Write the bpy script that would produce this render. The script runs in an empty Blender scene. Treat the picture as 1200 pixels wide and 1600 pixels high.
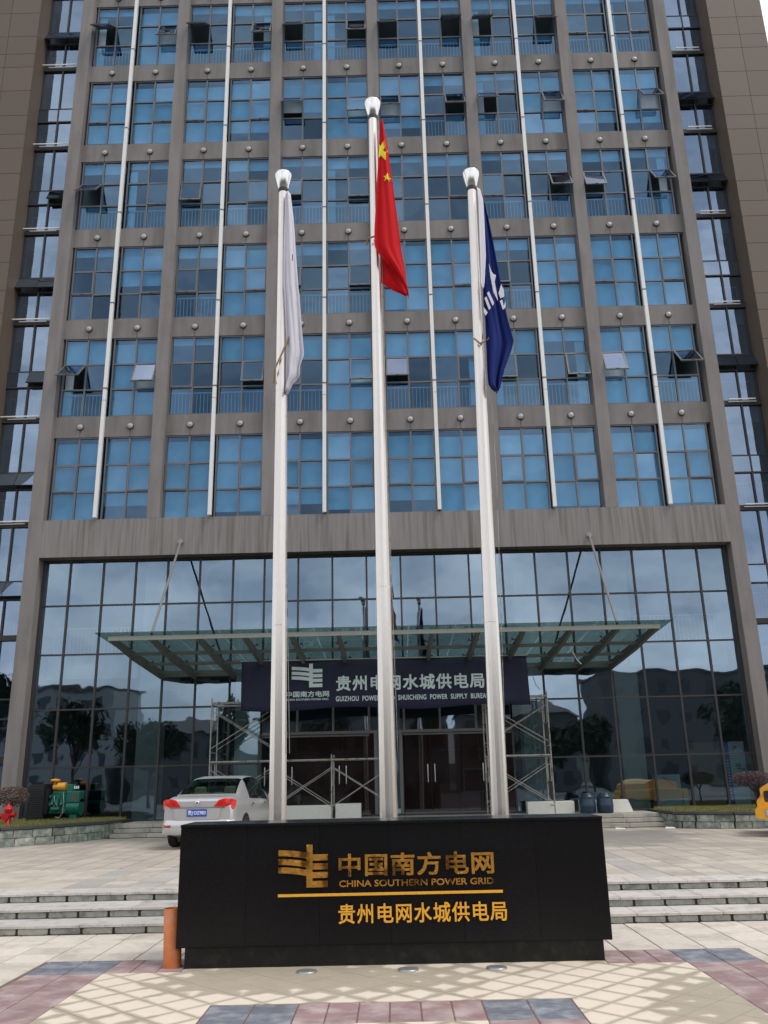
import bpy, math, random
import numpy as np
from mathutils import Vector, Matrix
R_ = math.radians
random.seed(7)
sc = bpy.context.scene
COL = sc.collection

# ------------------------------------------------------------------ camera
yaw, pit, rol = -6.9e-3, 0.2984, -0.0218
cy, sy, cp, sp = math.cos(yaw), math.sin(yaw), math.cos(pit), math.sin(pit)
Fw = Vector((sy*cp, cy*cp, sp)); Rt = Vector((cy, -sy, 0)); Up = Rt.cross(Fw)
c_, s_ = math.cos(rol), math.sin(rol)
R2 = Rt*c_ + Up*s_; U2 = Up*c_ - Rt*s_
cd = bpy.data.cameras.new('camera'); cam = bpy.data.objects.new('camera', cd); COL.objects.link(cam)
cd.sensor_fit = 'VERTICAL'; cd.sensor_height = 36; cd.lens = 36*1340/1600
cd.clip_start = .1; cd.clip_end = 1500
m3 = Matrix((R2, U2, -Fw)).transposed()
cam.matrix_world = Matrix.Translation((0, 0, 1.9)) @ m3.to_4x4()
sc.camera = cam

# ------------------------------------------------------------------ sky, sun, exposure
SUN_EL, SUN_AZ = R_(58), R_(118)          # azimuth clockwise from +y
w = bpy.data.worlds.new('World'); sc.world = w; w.use_nodes = True
nt = w.node_tree; N = nt.nodes; L = nt.links
for n in list(N): N.remove(n)
out = N.new('ShaderNodeOutputWorld'); bg = N.new('ShaderNodeBackground'); bg.inputs['Strength'].default_value = .1
sky = N.new('ShaderNodeTexSky'); sky.sky_type = 'NISHITA'; sky.sun_disc = False
sky.sun_elevation = SUN_EL; sky.sun_rotation = SUN_AZ; sky.air_density = 1.0; sky.dust_density = 2.0
tc = N.new('ShaderNodeTexCoord'); mp = N.new('ShaderNodeMapping'); mp.inputs['Scale'].default_value = (1, 1, 2.2)
no = N.new('ShaderNodeTexNoise'); no.inputs['Scale'].default_value = 2.6; no.inputs['Detail'].default_value = 7; no.inputs['Roughness'].default_value = .55
cr = N.new('ShaderNodeValToRGB'); cr.color_ramp.elements[0].position = .32; cr.color_ramp.elements[0].color = (.45, .45, .45, 1)
cr.color_ramp.elements[1].position = .62; cr.color_ramp.elements[1].color = (.97, .97, .97, 1)
cr2 = N.new('ShaderNodeValToRGB'); cr2.color_ramp.elements[0].position = .3; cr2.color_ramp.elements[0].color = (6.6, 7.2, 8.2, 1)
cr2.color_ramp.elements[1].position = .75; cr2.color_ramp.elements[1].color = (14.2, 14.2, 14.2, 1)
no2 = N.new('ShaderNodeTexNoise'); no2.inputs['Scale'].default_value = 8; no2.inputs['Detail'].default_value = 8
mx = N.new('ShaderNodeMix'); mx.data_type = 'RGBA'
L.new(tc.outputs['Generated'], mp.inputs['Vector']); L.new(mp.outputs[0], no.inputs['Vector']); L.new(mp.outputs[0], no2.inputs['Vector'])
L.new(no.outputs['Fac'], cr.inputs['Fac']); L.new(no2.outputs['Fac'], cr2.inputs['Fac'])
L.new(cr.outputs['Color'], mx.inputs['Factor']); L.new(sky.outputs[0], mx.inputs['A']); L.new(cr2.outputs['Color'], mx.inputs['B'])
L.new(mx.outputs['Result'], bg.inputs['Color']); L.new(bg.outputs[0], out.inputs['Surface'])
sd = bpy.data.lights.new('sun', 'SUN'); sd.energy = 1.2; sd.angle = R_(16); sd.color = (1, .95, .88)
sun = bpy.data.objects.new('sun', sd); COL.objects.link(sun)
sdir = Vector((math.sin(SUN_AZ)*math.cos(SUN_EL), math.cos(SUN_AZ)*math.cos(SUN_EL), math.sin(SUN_EL)))
sun.rotation_euler = sdir.to_track_quat('Z', 'Y').to_euler()
sc.view_settings.view_transform = 'Standard'; sc.view_settings.look = 'None'
sc.view_settings.exposure = 0.3; sc.view_settings.gamma = 1; sc.view_settings.use_curve_mapping = False
sc.cycles.max_bounces = 8; sc.cycles.transparent_max_bounces = 16; sc.cycles.glossy_bounces = 4; sc.cycles.diffuse_bounces = 3
sc.cycles.caustics_reflective = False; sc.cycles.caustics_refractive = False

# ------------------------------------------------------------------ materials
def newmat(name):
    m = bpy.data.materials.new(name); m.use_nodes = True
    return m, m.node_tree.nodes, m.node_tree.links, m.node_tree.nodes['Principled BSDF']

def mat(name, col, rough=.7, metal=0, var=0, noise=0, nscale=6, bump=0, bscale=40, hv=0, spec=.5, stretch=None, col2=None, thr=(.4, .7), dirt=None):
    """var: brightness change from piece to piece; noise: mottling; col2: a second colour in patches; dirt: (colour, amount, scale)"""
    m, n, l, p = newmat(name)
    p.inputs['Roughness'].default_value = rough; p.inputs['Metallic'].default_value = metal
    p.inputs['Specular IOR Level'].default_value = spec
    geo = n.new('ShaderNodeNewGeometry'); vec = geo.outputs['Position']
    if stretch:
        mpn = n.new('ShaderNodeMapping'); mpn.inputs['Scale'].default_value = stretch; l.new(vec, mpn.inputs['Vector']); vec = mpn.outputs[0]
    cur = None
    rgb = n.new('ShaderNodeRGB'); rgb.outputs[0].default_value = (*col, 1); cur = rgb.outputs[0]
    if col2:
        a = n.new('ShaderNodeTexNoise'); a.inputs['Scale'].default_value = nscale; a.inputs['Detail'].default_value = 6; l.new(vec, a.inputs['Vector'])
        r = n.new('ShaderNodeMapRange'); r.inputs['From Min'].default_value = thr[0]; r.inputs['From Max'].default_value = thr[1]; l.new(a.outputs['Fac'], r.inputs['Value'])
        x = n.new('ShaderNodeMix'); x.data_type = 'RGBA'; l.new(r.outputs[0], x.inputs['Factor']); l.new(cur, x.inputs['A']); x.inputs['B'].default_value = (*col2, 1); cur = x.outputs['Result']
    if dirt:
        a = n.new('ShaderNodeTexNoise'); a.inputs['Scale'].default_value = dirt[2]; a.inputs['Detail'].default_value = 8; a.inputs['Roughness'].default_value = .65; l.new(geo.outputs['Position'], a.inputs['Vector'])
        r = n.new('ShaderNodeMapRange'); r.inputs['From Min'].default_value = .5; r.inputs['From Max'].default_value = .72; r.inputs['To Max'].default_value = dirt[1]; l.new(a.outputs['Fac'], r.inputs['Value'])
        x = n.new('ShaderNodeMix'); x.data_type = 'RGBA'; l.new(r.outputs[0], x.inputs['Factor']); l.new(cur, x.inputs['A']); x.inputs['B'].default_value = (*dirt[0], 1); cur = x.outputs['Result']
    if noise or var:
        h = n.new('ShaderNodeHueSaturation'); l.new(cur, h.inputs['Color']); cur = h.outputs['Color']
        v = None
        if noise:
            b = n.new('ShaderNodeTexNoise'); b.inputs['Scale'].default_value = nscale*2.3; b.inputs['Detail'].default_value = 8; l.new(vec, b.inputs['Vector'])
            r = n.new('ShaderNodeMapRange'); r.inputs['From Min'].default_value = .25; r.inputs['From Max'].default_value = .75
            r.inputs['To Min'].default_value = 1-noise; r.inputs['To Max'].default_value = 1+noise; l.new(b.outputs['Fac'], r.inputs['Value']); v = r.outputs[0]
        if var:
            o = n.new('ShaderNodeObjectInfo'); r = n.new('ShaderNodeMapRange'); r.inputs['To Min'].default_value = 1-var; r.inputs['To Max'].default_value = 1+var
            l.new(o.outputs['Random'], r.inputs['Value'])
            if v:
                q = n.new('ShaderNodeMath'); q.operation = 'MULTIPLY'; l.new(v, q.inputs[0]); l.new(r.outputs[0], q.inputs[1]); v = q.outputs[0]
            else: v = r.outputs[0]
        l.new(v, h.inputs['Value'])
    l.new(cur, p.inputs['Base Color'])
    if bump:
        b = n.new('ShaderNodeTexNoise'); b.inputs['Scale'].default_value = bscale; b.inputs['Detail'].default_value = 5; l.new(geo.outputs['Position'], b.inputs['Vector'])
        bb = n.new('ShaderNodeBump'); bb.inputs['Strength'].default_value = bump; bb.inputs['Distance'].default_value = .02; l.new(b.outputs['Fac'], bb.inputs['Height']); l.new(bb.outputs[0], p.inputs['Normal'])
    return m

def glass(name, gcol, gfac, tcol, wav=.02, edge=.55, var=.25):
    """window glass: mirror coat over tinted see-through pane"""
    m, n, l, p = newmat(name); n.remove(p)
    o = n['Material Output']
    g = n.new('ShaderNodeBsdfGlossy'); g.inputs['Roughness'].default_value = .015; g.inputs['Color'].default_value = (*gcol, 1)
    t = n.new('ShaderNodeBsdfTransparent'); t.inputs['Color'].default_value = (*tcol, 1)
    x = n.new('ShaderNodeMixShader')
    f = n.new('ShaderNodeLayerWeight'); f.inputs['Blend'].default_value = .5
    oi = n.new('ShaderNodeObjectInfo')
    # fac = gfac*(1+var*(rnd-.5)) + edge*facing^4
    pw = n.new('ShaderNodeMath'); pw.operation = 'POWER'; pw.inputs[1].default_value = 3.5; l.new(f.outputs['Facing'], pw.inputs[0])
    ml = n.new('ShaderNodeMath'); ml.operation = 'MULTIPLY'; ml.inputs[1].default_value = edge; l.new(pw.outputs[0], ml.inputs[0])
    mr = n.new('ShaderNodeMapRange'); mr.inputs['To Min'].default_value = gfac*(1-var); mr.inputs['To Max'].default_value = gfac*(1+var); l.new(oi.outputs['Random'], mr.inputs['Value'])
    ad = n.new('ShaderNodeMath'); ad.operation = 'ADD'; ad.use_clamp = True; l.new(ml.outputs[0], ad.inputs[0]); l.new(mr.outputs[0], ad.inputs[1])
    geo = n.new('ShaderNodeNewGeometry')
    b = n.new('ShaderNodeTexNoise'); b.inputs['Scale'].default_value = 1.1; b.inputs['Detail'].default_value = 1; l.new(geo.outputs['Position'], b.inputs['Vector'])
    bb = n.new('ShaderNodeBump'); bb.inputs['Strength'].default_value = wav; bb.inputs['Distance'].default_value = 1; l.new(b.outputs['Fac'], bb.inputs['Height'])
    l.new(bb.outputs[0], g.inputs['Normal'])
    l.new(ad.outputs[0], x.inputs['Fac']); l.new(t.outputs[0], x.inputs[1]); l.new(g.outputs[0], x.inputs[2]); l.new(x.outputs[0], o.inputs['Surface'])
    return m

M = {}
M['concrete'] = mat('concrete_paint', (.236, .214, .203), .85, noise=.10, nscale=2.2, stretch=(1, 1, .12), col2=(.165, .15, .14), thr=(.5, .8), bump=.25, bscale=60, dirt=((.15, .135, .125), .45, .8))
M['streaked'] = mat('streaked_concrete', (.24, .22, .208), .85, noise=.17, nscale=7, stretch=(1, 1, .04), bump=.2, bscale=60, col2=(.15, .135, .12), thr=(.5, .72))
M['alu'] = mat('window_aluminium', (.15, .15, .155), .45, metal=.3)
M['dark_alu'] = mat('dark_mullion', (.045, .04, .04), .5, metal=.2)
M['win_glass'] = glass('blue_window_glass', (.42, .66, .93), .17, (.33, .60, .79), wav=.01, var=.45)
M['sash_glass'] = glass('sash_glass_sky_tint', (.62, .72, .95), .30, (.25, .4, .55), wav=.003, var=.2)  # same glass as the windows; paler lilac tint imitates the reflected sky
M['lobby_glass'] = glass('lobby_glass', (.56, .73, .90), .35, (.42, .54, .57), wav=.005, var=.08)
M['strip_glass'] = glass('side_glass', (.56, .72, .94), .35, (.34, .48, .6), wav=.008, var=.12)
M['clear'] = newmat('pane_edge')[0]
_n = M['clear'].node_tree.nodes; _l = M['clear'].node_tree.links
_t = _n.new('ShaderNodeBsdfTransparent'); _l.new(_t.outputs[0], _n['Material Output'].inputs['Surface'])
M['white_metal'] = mat('white_painted_metal', (.78, .77, .74), .35, noise=.04, nscale=2)
M['lamp_white'] = mat('lamp_glass', (.42, .42, .39), .3)
M['dark'] = mat('dark_metal', (.03, .03, .03), .5)
M['interior'] = mat('interior_wall', (.40, .39, .38), .9)
M['ceil'] = mat('interior_ceiling', (.7, .7, .68), .9)
M['blind'] = mat('roller_blind', (.76, .78, .77), .9, var=.16, noise=.12, nscale=.8)
M['rail'] = mat('white_railing', (.85, .86, .86), .4)
M['brown'] = mat('brown_granite', (.125, .09, .066), .6, var=.06, noise=.13, nscale=14, bump=.05)
M['brown_shaded'] = mat('brown_granite_shaded', (.115, .083, .06), .6, noise=.1, nscale=8)  # same granite, coloured darker for the shade on the wings' inner faces
M['joint'] = mat('dark_joint', (.02, .016, .013), .9)
M['canopy_glass'] = glass('canopy_glass', (.42, .55, .49), .12, (.27, .36, .31), wav=.003, var=.2, edge=.35)
M['canopy_steel'] = mat('canopy_steel', (.12, .125, .118), .5, metal=.3, noise=.1)
M['canopy_edge'] = mat('canopy_front_rail', (.38, .37, .34), .45, metal=.2, noise=.08)
M['rod'] = mat('tie_rod_steel', (.30, .28, .265), .4, metal=.4)
M['pole'] = mat('pole_stainless', (.78, .715, .65), .24, metal=.82, dirt=((.6, .53, .46), .14, 9))
M['cap'] = mat('cap_stainless', (.85, .82, .78), .2, metal=1)
M['rope'] = mat('rope', (.35, .26, .13), .8)
M['granite'] = mat('black_granite', (.0058, .0056, .0066), .27, var=.12, noise=.3, nscale=30, spec=.26)
M['plinth'] = mat('black_granite_plinth', (.008, .008, .008), .5, spec=.3, noise=.4, nscale=12, dirt=((.03, .033, .02), .6, 6))
M['gold'] = mat('gold_leaf', (.80, .42, .08), .24, metal=.85, noise=.2, nscale=5, bump=.5, bscale=14, col2=(.22, .11, .025), thr=(.52, .62))  # brown patches painted in as dark reflections on the mirror-like gold
M['gold_paint'] = mat('gold_paint', (.85, .42, .04), .4, noise=.12, nscale=20)
M['banner'] = mat('banner_fabric', (.012, .014, .045), .75, noise=.12, nscale=3, bump=.1, bscale=8)
def translucent(m, col, f):
    n = m.node_tree.nodes; l = m.node_tree.links; t = n.new('ShaderNodeBsdfTranslucent'); t.inputs[0].default_value = (*col, 1); x = n.new('ShaderNodeMixShader'); x.inputs[0].default_value = f
    o = n['Material Output']; l.new(n['Principled BSDF'].outputs[0], x.inputs[1]); l.new(t.outputs[0], x.inputs[2]); l.new(x.outputs[0], o.inputs['Surface'])
M['banner_text'] = mat('banner_print', (.66, .76, .80), .8)
M['soft_red'] = mat('red_flag_cloth', (.72, .012, .018), .75, spec=.2)
M['yellow'] = mat('yellow_star', (.9, .72, .02), .75)
M['white_cloth'] = mat('white_flag_cloth', (.90, .88, .93), .85, spec=.2)
M['blue_cloth'] = mat('blue_flag_cloth', (.015, .03, .17), .8, spec=.2)
translucent(M['white_cloth'], (.88, .86, .9), .3); translucent(M['soft_red'], (.75, .01, .01), .25)
M['slab'] = mat('pale_slab', (.64, .57, .49), .75, var=.10, noise=.08, nscale=5, bump=.15, bscale=80, dirt=((.34, .29, .23), .7, 2.2))
M['plaza_slab'] = mat('plaza_slab', (.54, .475, .405), .75, var=.14, noise=.10, nscale=4, bump=.15, bscale=80, dirt=((.29, .25, .20), .7, 1.1))
M['grey_slab'] = mat('grey_slab', (.45, .42, .38), .75, var=.1, noise=.12, nscale=5, bump=.15, bscale=80)
M['red_tile'] = mat('red_tile', (.31, .20, .195), .75, var=.1, noise=.09, nscale=3.5, bump=.2, bscale=50, col2=(.50, .42, .40), thr=(.42, .75), dirt=((.20, .12, .11), .6, 4))
M['blue_tile'] = mat('blue_grey_tile', (.165, .175, .205), .6, var=.1, noise=.2, nscale=5, bump=.4, bscale=60, col2=(.36, .37, .39), thr=(.45, .8))
M['mortar'] = mat('sandy_mortar', (.17, .14, .11), .95, noise=.2, nscale=10)
M['red_mortar'] = mat('reddish_mortar', (.20, .10, .08), .95, noise=.2, nscale=10)
M['dark_mortar'] = mat('dark_mortar', (.055, .05, .045), .95, noise=.35, nscale=14)
M['riser'] = mat('grey_green_riser', (.40, .405, .36), .8, var=.16, noise=.16, nscale=9, bump=.4, bscale=40, dirt=((.08, .075, .06), .8, 5))
M['tread'] = mat('pale_tread', (.58, .54, .49), .75, var=.08, noise=.06, nscale=5, dirt=((.25, .23, .2), .8, 4))
M['bstep'] = mat('entrance_step_stone', (.43, .40, .35), .8, var=.1, noise=.12, nscale=5, dirt=((.16, .14, .11), .8, 2))
M['slate'] = mat('green_slate', (.20, .245, .215), .8, var=.25, noise=.25, nscale=5, bump=.7, bscale=9, col2=(.40, .41, .36), thr=(.42, .62), dirt=((.10, .10, .08), .6, 4))
M['coping'] = mat('dark_coping', (.06, .062, .062), .7, noise=.3, nscale=8)
M['soil'] = mat('soil', (.07, .06, .035), .95, noise=.3)
M['grass'] = mat('short_grass', (.25, .235, .075), .9, var=.0, noise=.4, nscale=4)
M['asphalt'] = mat('asphalt', (.12, .115, .11), .9, noise=.15, nscale=3)
M['orange'] = mat('orange_pipe', (.56, .165, .045), .5, noise=.12, nscale=5, col2=(.50, .22, .11), thr=(.55, .7))
M['scaf'] = mat('scaffold_tube', (.38, .37, .34), .5, metal=.3, noise=.3, nscale=6, col2=(.14, .08, .05), thr=(.56, .68))
M['foam'] = mat('white_board', (.82, .80, .74), .7, noise=.04)
M['barrel'] = mat('navy_barrel', (.018, .042, .075), .38, noise=.15)
M['car'] = mat('silver_car_paint', (.60, .59, .585), .25, metal=.45, spec=.6)
M['car_glass'] = glass('car_glass', (.8, .95, .9), .13, (.28, .36, .33), wav=0, var=.05)
M['tail'] = mat('tail_light', (.75, .02, .015), .15)
M['tail_dark'] = mat('tail_light_lens', (.42, .03, .02), .15)
M['rubber'] = mat('rubber', (.015, .015, .015), .8)
M['plate_blue'] = mat('number_plate_blue', (.02, .08, .45), .4)
M['white'] = mat('white_print', (.85, .85, .85), .6)
M['chrome'] = mat('chrome', (.8, .8, .8), .1, metal=1)
M['cream'] = mat('cream_seat', (.55, .52, .36), .8)
M['seat_dark'] = mat('dark_trim', (.04, .04, .04), .8)
M['green_engine'] = mat('green_enamel', (.006, .14, .095), .4, noise=.2, nscale=6)
M['black'] = mat('black_enamel', (.008, .008, .009), .6)
M['amber'] = mat('yellow_enamel', (.72, .33, .03), .4, noise=.08)
M['loader'] = mat('yellow_vehicle_paint', (.75, .35, .02), .4, noise=.08)
M['red_paint'] = mat('hydrant_red', (.50, .01, .012), .4, noise=.1)
M['leaf_dark'] = mat('purple_leaf', (.065, .03, .035), .7, noise=.3)
M['leaf_brown'] = mat('brown_leaf', (.10, .065, .05), .75, noise=.3)
M['leaf_green'] = mat('green_leaf', (.035, .052, .024), .7, noise=.3)
M['bark'] = mat('bark', (.07, .05, .04), .9, noise=.2)
M['wood'] = mat('plywood', (.25, .18, .10), .8, noise=.1)
M['cabinet'] = mat('pale_cabinet', (.58, .68, .68), .5)
M['poster'] = mat('poster_paper', (.75, .80, .82), .6)
M['poster_blue'] = mat('poster_blue', (.02, .09, .42), .6)
M['poster_green'] = mat('poster_green', (.12, .42, .12), .6)
M['lobby_wall'] = mat('red_brown_panelling', (.10, .032, .024), .5, var=.2)
M['lobby_dark'] = mat('lobby_dark_wall', (.09, .10, .11), .8)
M['lobby_floor'] = mat('lobby_floor', (.15, .14, .13), .4)
M['lobby_column'] = mat('lobby_column', (.55, .55, .53), .8)
M['far_wall'] = mat('far_wall', (.12, .12, .115), .9, noise=.1)
M['far_pale'] = mat('far_pale_wall', (.30, .31, .31), .9, noise=.1)
M['far_roof'] = mat('far_roof', (.10, .09, .085), .9)
M['far_glass'] = mat('far_window', (.03, .035, .04), .2)
M['hill'] = mat('wooded_hill', (.03, .042, .03), .95, noise=.4, nscale=.1)
M['paper'] = mat('paper_scrap', (.75, .73, .68), .8)
M['steel_disc'] = mat('uplight_steel', (.42, .42, .42), .35, metal=.6)
M['uplight_glass'] = mat('uplight_lens', (.22, .22, .22), .2)

# cream tile: pale square with sandy silt washed over its joints and in puddles
def cream_material():
    m, n, l, p = newmat('cream_tile'); p.inputs['Roughness'].default_value = .85
    tcn = n.new('ShaderNodeTexCoord'); sx = n.new('ShaderNodeSeparateXYZ'); l.new(tcn.outputs['Object'], sx.inputs[0])
    def mth(op, a, b=None, clamp=False):
        q = n.new('ShaderNodeMath'); q.operation = op; q.use_clamp = clamp
        for i, v in enumerate((a, b)):
            if v is None: continue
            if isinstance(v, (int, float)): q.inputs[i].default_value = v
            else: l.new(v, q.inputs[i])
        return q.outputs[0]
    ax = mth('ABSOLUTE', sx.outputs['X']); ay = mth('ABSOLUTE', sx.outputs['Y'])
    e = mth('SUBTRACT', .165, mth('MAXIMUM', ax, ay))
    geo = n.new('ShaderNodeNewGeometry')
    def nz(s, d=5):
        a = n.new('ShaderNodeTexNoise'); a.inputs['Scale'].default_value = s; a.inputs['Detail'].default_value = d; l.new(geo.outputs['Position'], a.inputs['Vector']); return a.outputs['Fac']
    # wide washed areas: noise plus a settled bank of mud against the middle-left of the plinth
    big = nz(.85, 3); fine = nz(9, 6)
    sp_ = n.new('ShaderNodeSeparateXYZ'); l.new(geo.outputs['Position'], sp_.inputs[0])
    dx = mth('MULTIPLY', mth('ADD', sp_.outputs['X'], 1.0), .60); dy = mth('MULTIPLY', mth('SUBTRACT', sp_.outputs['Y'], 9.55), 1.15)
    rr = mth('SQRT', mth('ADD', mth('MULTIPLY', dx, dx), mth('MULTIPLY', dy, dy)))
    bank = mth('SUBTRACT', 1.0, rr, True)
    dx2 = mth('MULTIPLY', mth('SUBTRACT', sp_.outputs['X'], 2.75), 1.2); dy2 = mth('MULTIPLY', mth('SUBTRACT', sp_.outputs['Y'], 8.2), .85)
    bank2 = mth('SUBTRACT', 1.0, mth('SQRT', mth('ADD', mth('MULTIPLY', dx2, dx2), mth('MULTIPLY', dy2, dy2))), True)
    wid = mth('ADD', mth('MULTIPLY', mth('SUBTRACT', big, .46), .30), mth('MULTIPLY', mth('SUBTRACT', fine, .5), .07))
    wid = mth('ADD', wid, mth('MULTIPLY', mth('ADD', bank, mth('MULTIPLY', bank2, .55)), .30))
    wid = mth('ADD', mth('MAXIMUM', wid, 0.0), .020)
    r = n.new('ShaderNodeMapRange'); r.interpolation_type = 'SMOOTHSTEP'
    l.new(mth('SUBTRACT', e, wid), r.inputs['Value']); r.inputs['From Min'].default_value = -.03; r.inputs['From Max'].default_value = .035
    x = n.new('ShaderNodeMix'); x.data_type = 'RGBA'; l.new(r.outputs[0], x.inputs['Factor'])
    # silt colour, tile colour
    s1 = n.new('ShaderNodeMix'); s1.data_type = 'RGBA'; l.new(nz(3, 6), s1.inputs['Factor']); s1.inputs['A'].default_value = (.35, .295, .22, 1); s1.inputs['B'].default_value = (.46, .40, .305, 1)
    t1 = n.new('ShaderNodeMix'); t1.data_type = 'RGBA'; l.new(nz(5, 7), t1.inputs['Factor']); t1.inputs['A'].default_value = (.68, .575, .45, 1); t1.inputs['B'].default_value = (.77, .68, .565, 1)
    l.new(s1.outputs['Result'], x.inputs['A']); l.new(t1.outputs['Result'], x.inputs['B']); l.new(x.outputs['Result'], p.inputs['Base Color'])
    return m
M['cream_tile'] = cream_material()

# far paving where single slabs can no longer be told apart
def plaza_far_material():
    m, n, l, p = newmat('plaza_far'); p.inputs['Roughness'].default_value = .75
    geo = n.new('ShaderNodeNewGeometry'); mpn = n.new('ShaderNodeMapping'); l.new(geo.outputs['Position'], mpn.inputs['Vector'])
    mpn.inputs['Location'].default_value = (.245, -.02, 0)
    b = n.new('ShaderNodeTexBrick'); b.offset = 0; b.inputs['Scale'].default_value = 1; b.inputs['Brick Width'].default_value = .49; b.inputs['Row Height'].default_value = .43
    b.inputs['Mortar Size'].default_value = .012; b.inputs['Mortar Smooth'].default_value = .3
    b.inputs['Color1'].default_value = (.56, .495, .425, 1); b.inputs['Color2'].default_value = (.44, .385, .325, 1); b.inputs['Mortar'].default_value = (.15, .125, .105, 1)
    l.new(mpn.outputs[0], b.inputs['Vector'])
    a = n.new('ShaderNodeTexNoise'); a.inputs['Scale'].default_value = .55; a.inputs['Detail'].default_value = 7; l.new(geo.outputs['Position'], a.inputs['Vector'])
    r = n.new('ShaderNodeMapRange'); r.inputs['From Min'].default_value = .5; r.inputs['From Max'].default_value = .7; r.inputs['To Max'].default_value = .85; l.new(a.outputs['Fac'], r.inputs['Value'])
    x = n.new('ShaderNodeMix'); x.data_type = 'RGBA'; l.new(r.outputs[0], x.inputs['Factor']); l.new(b.outputs['Color'], x.inputs['A']); x.inputs['B'].default_value = (.34, .30, .25, 1)
    # grey wet patch and grey bands running to the door
    sx = n.new('ShaderNodeSeparateXYZ'); l.new(geo.outputs['Position'], sx.inputs[0])
    def mth(op, a, b=None, c=False):
        q = n.new('ShaderNodeMath'); q.operation = op; q.use_clamp = c
        for i, v in enumerate((a, b)):
            if v is None: continue
            if isinstance(v, (int, float)): q.inputs[i].default_value = v
            else: l.new(v, q.inputs[i])
        return q.outputs[0]
    dx = mth('MULTIPLY', mth('SUBTRACT', sx.outputs['X'], 4.6), .36); dy = mth('MULTIPLY', mth('SUBTRACT', sx.outputs['Y'], 22.5), .34)
    d = mth('SQRT', mth('ADD', mth('MULTIPLY', dx, dx), mth('MULTIPLY', dy, dy)))
    a2 = n.new('ShaderNodeTexNoise'); a2.inputs['Scale'].default_value = 1.0; a2.inputs['Detail'].default_value = 5; l.new(geo.outputs['Position'], a2.inputs['Vector'])
    d = mth('ADD', d, mth('MULTIPLY', mth('SUBTRACT', a2.outputs['Fac'], .5), 1.6))
    r2 = n.new('ShaderNodeMapRange'); r2.inputs['From Min'].default_value = 1.0; r2.inputs['From Max'].default_value = .8; r2.inputs['To Max'].default_value = .75; l.new(d, r2.inputs['Value'])
    x2 = n.new('ShaderNodeMix'); x2.data_type = 'RGBA'; l.new(r2.outputs[0], x2.inputs['Factor']); l.new(x.outputs['Result'], x2.inputs['A']); x2.inputs['B'].default_value = (.24, .225, .205, 1)
    ab = mth('ABSOLUTE', sx.outputs['X'])
    band = mth('MULTIPLY', mth('GREATER_THAN', ab, 3.675), mth('LESS_THAN', ab, 4.165))
    x3 = n.new('ShaderNodeMix'); x3.data_type = 'RGBA'; l.new(mth('MULTIPLY', band, .5), x3.inputs['Factor']); l.new(x2.outputs['Result'], x3.inputs['A']); x3.inputs['B'].default_value = (.33, .31, .29, 1)
    l.new(x3.outputs['Result'], p.inputs['Base Color'])
    return m
M['plaza_far'] = plaza_far_material()

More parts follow.
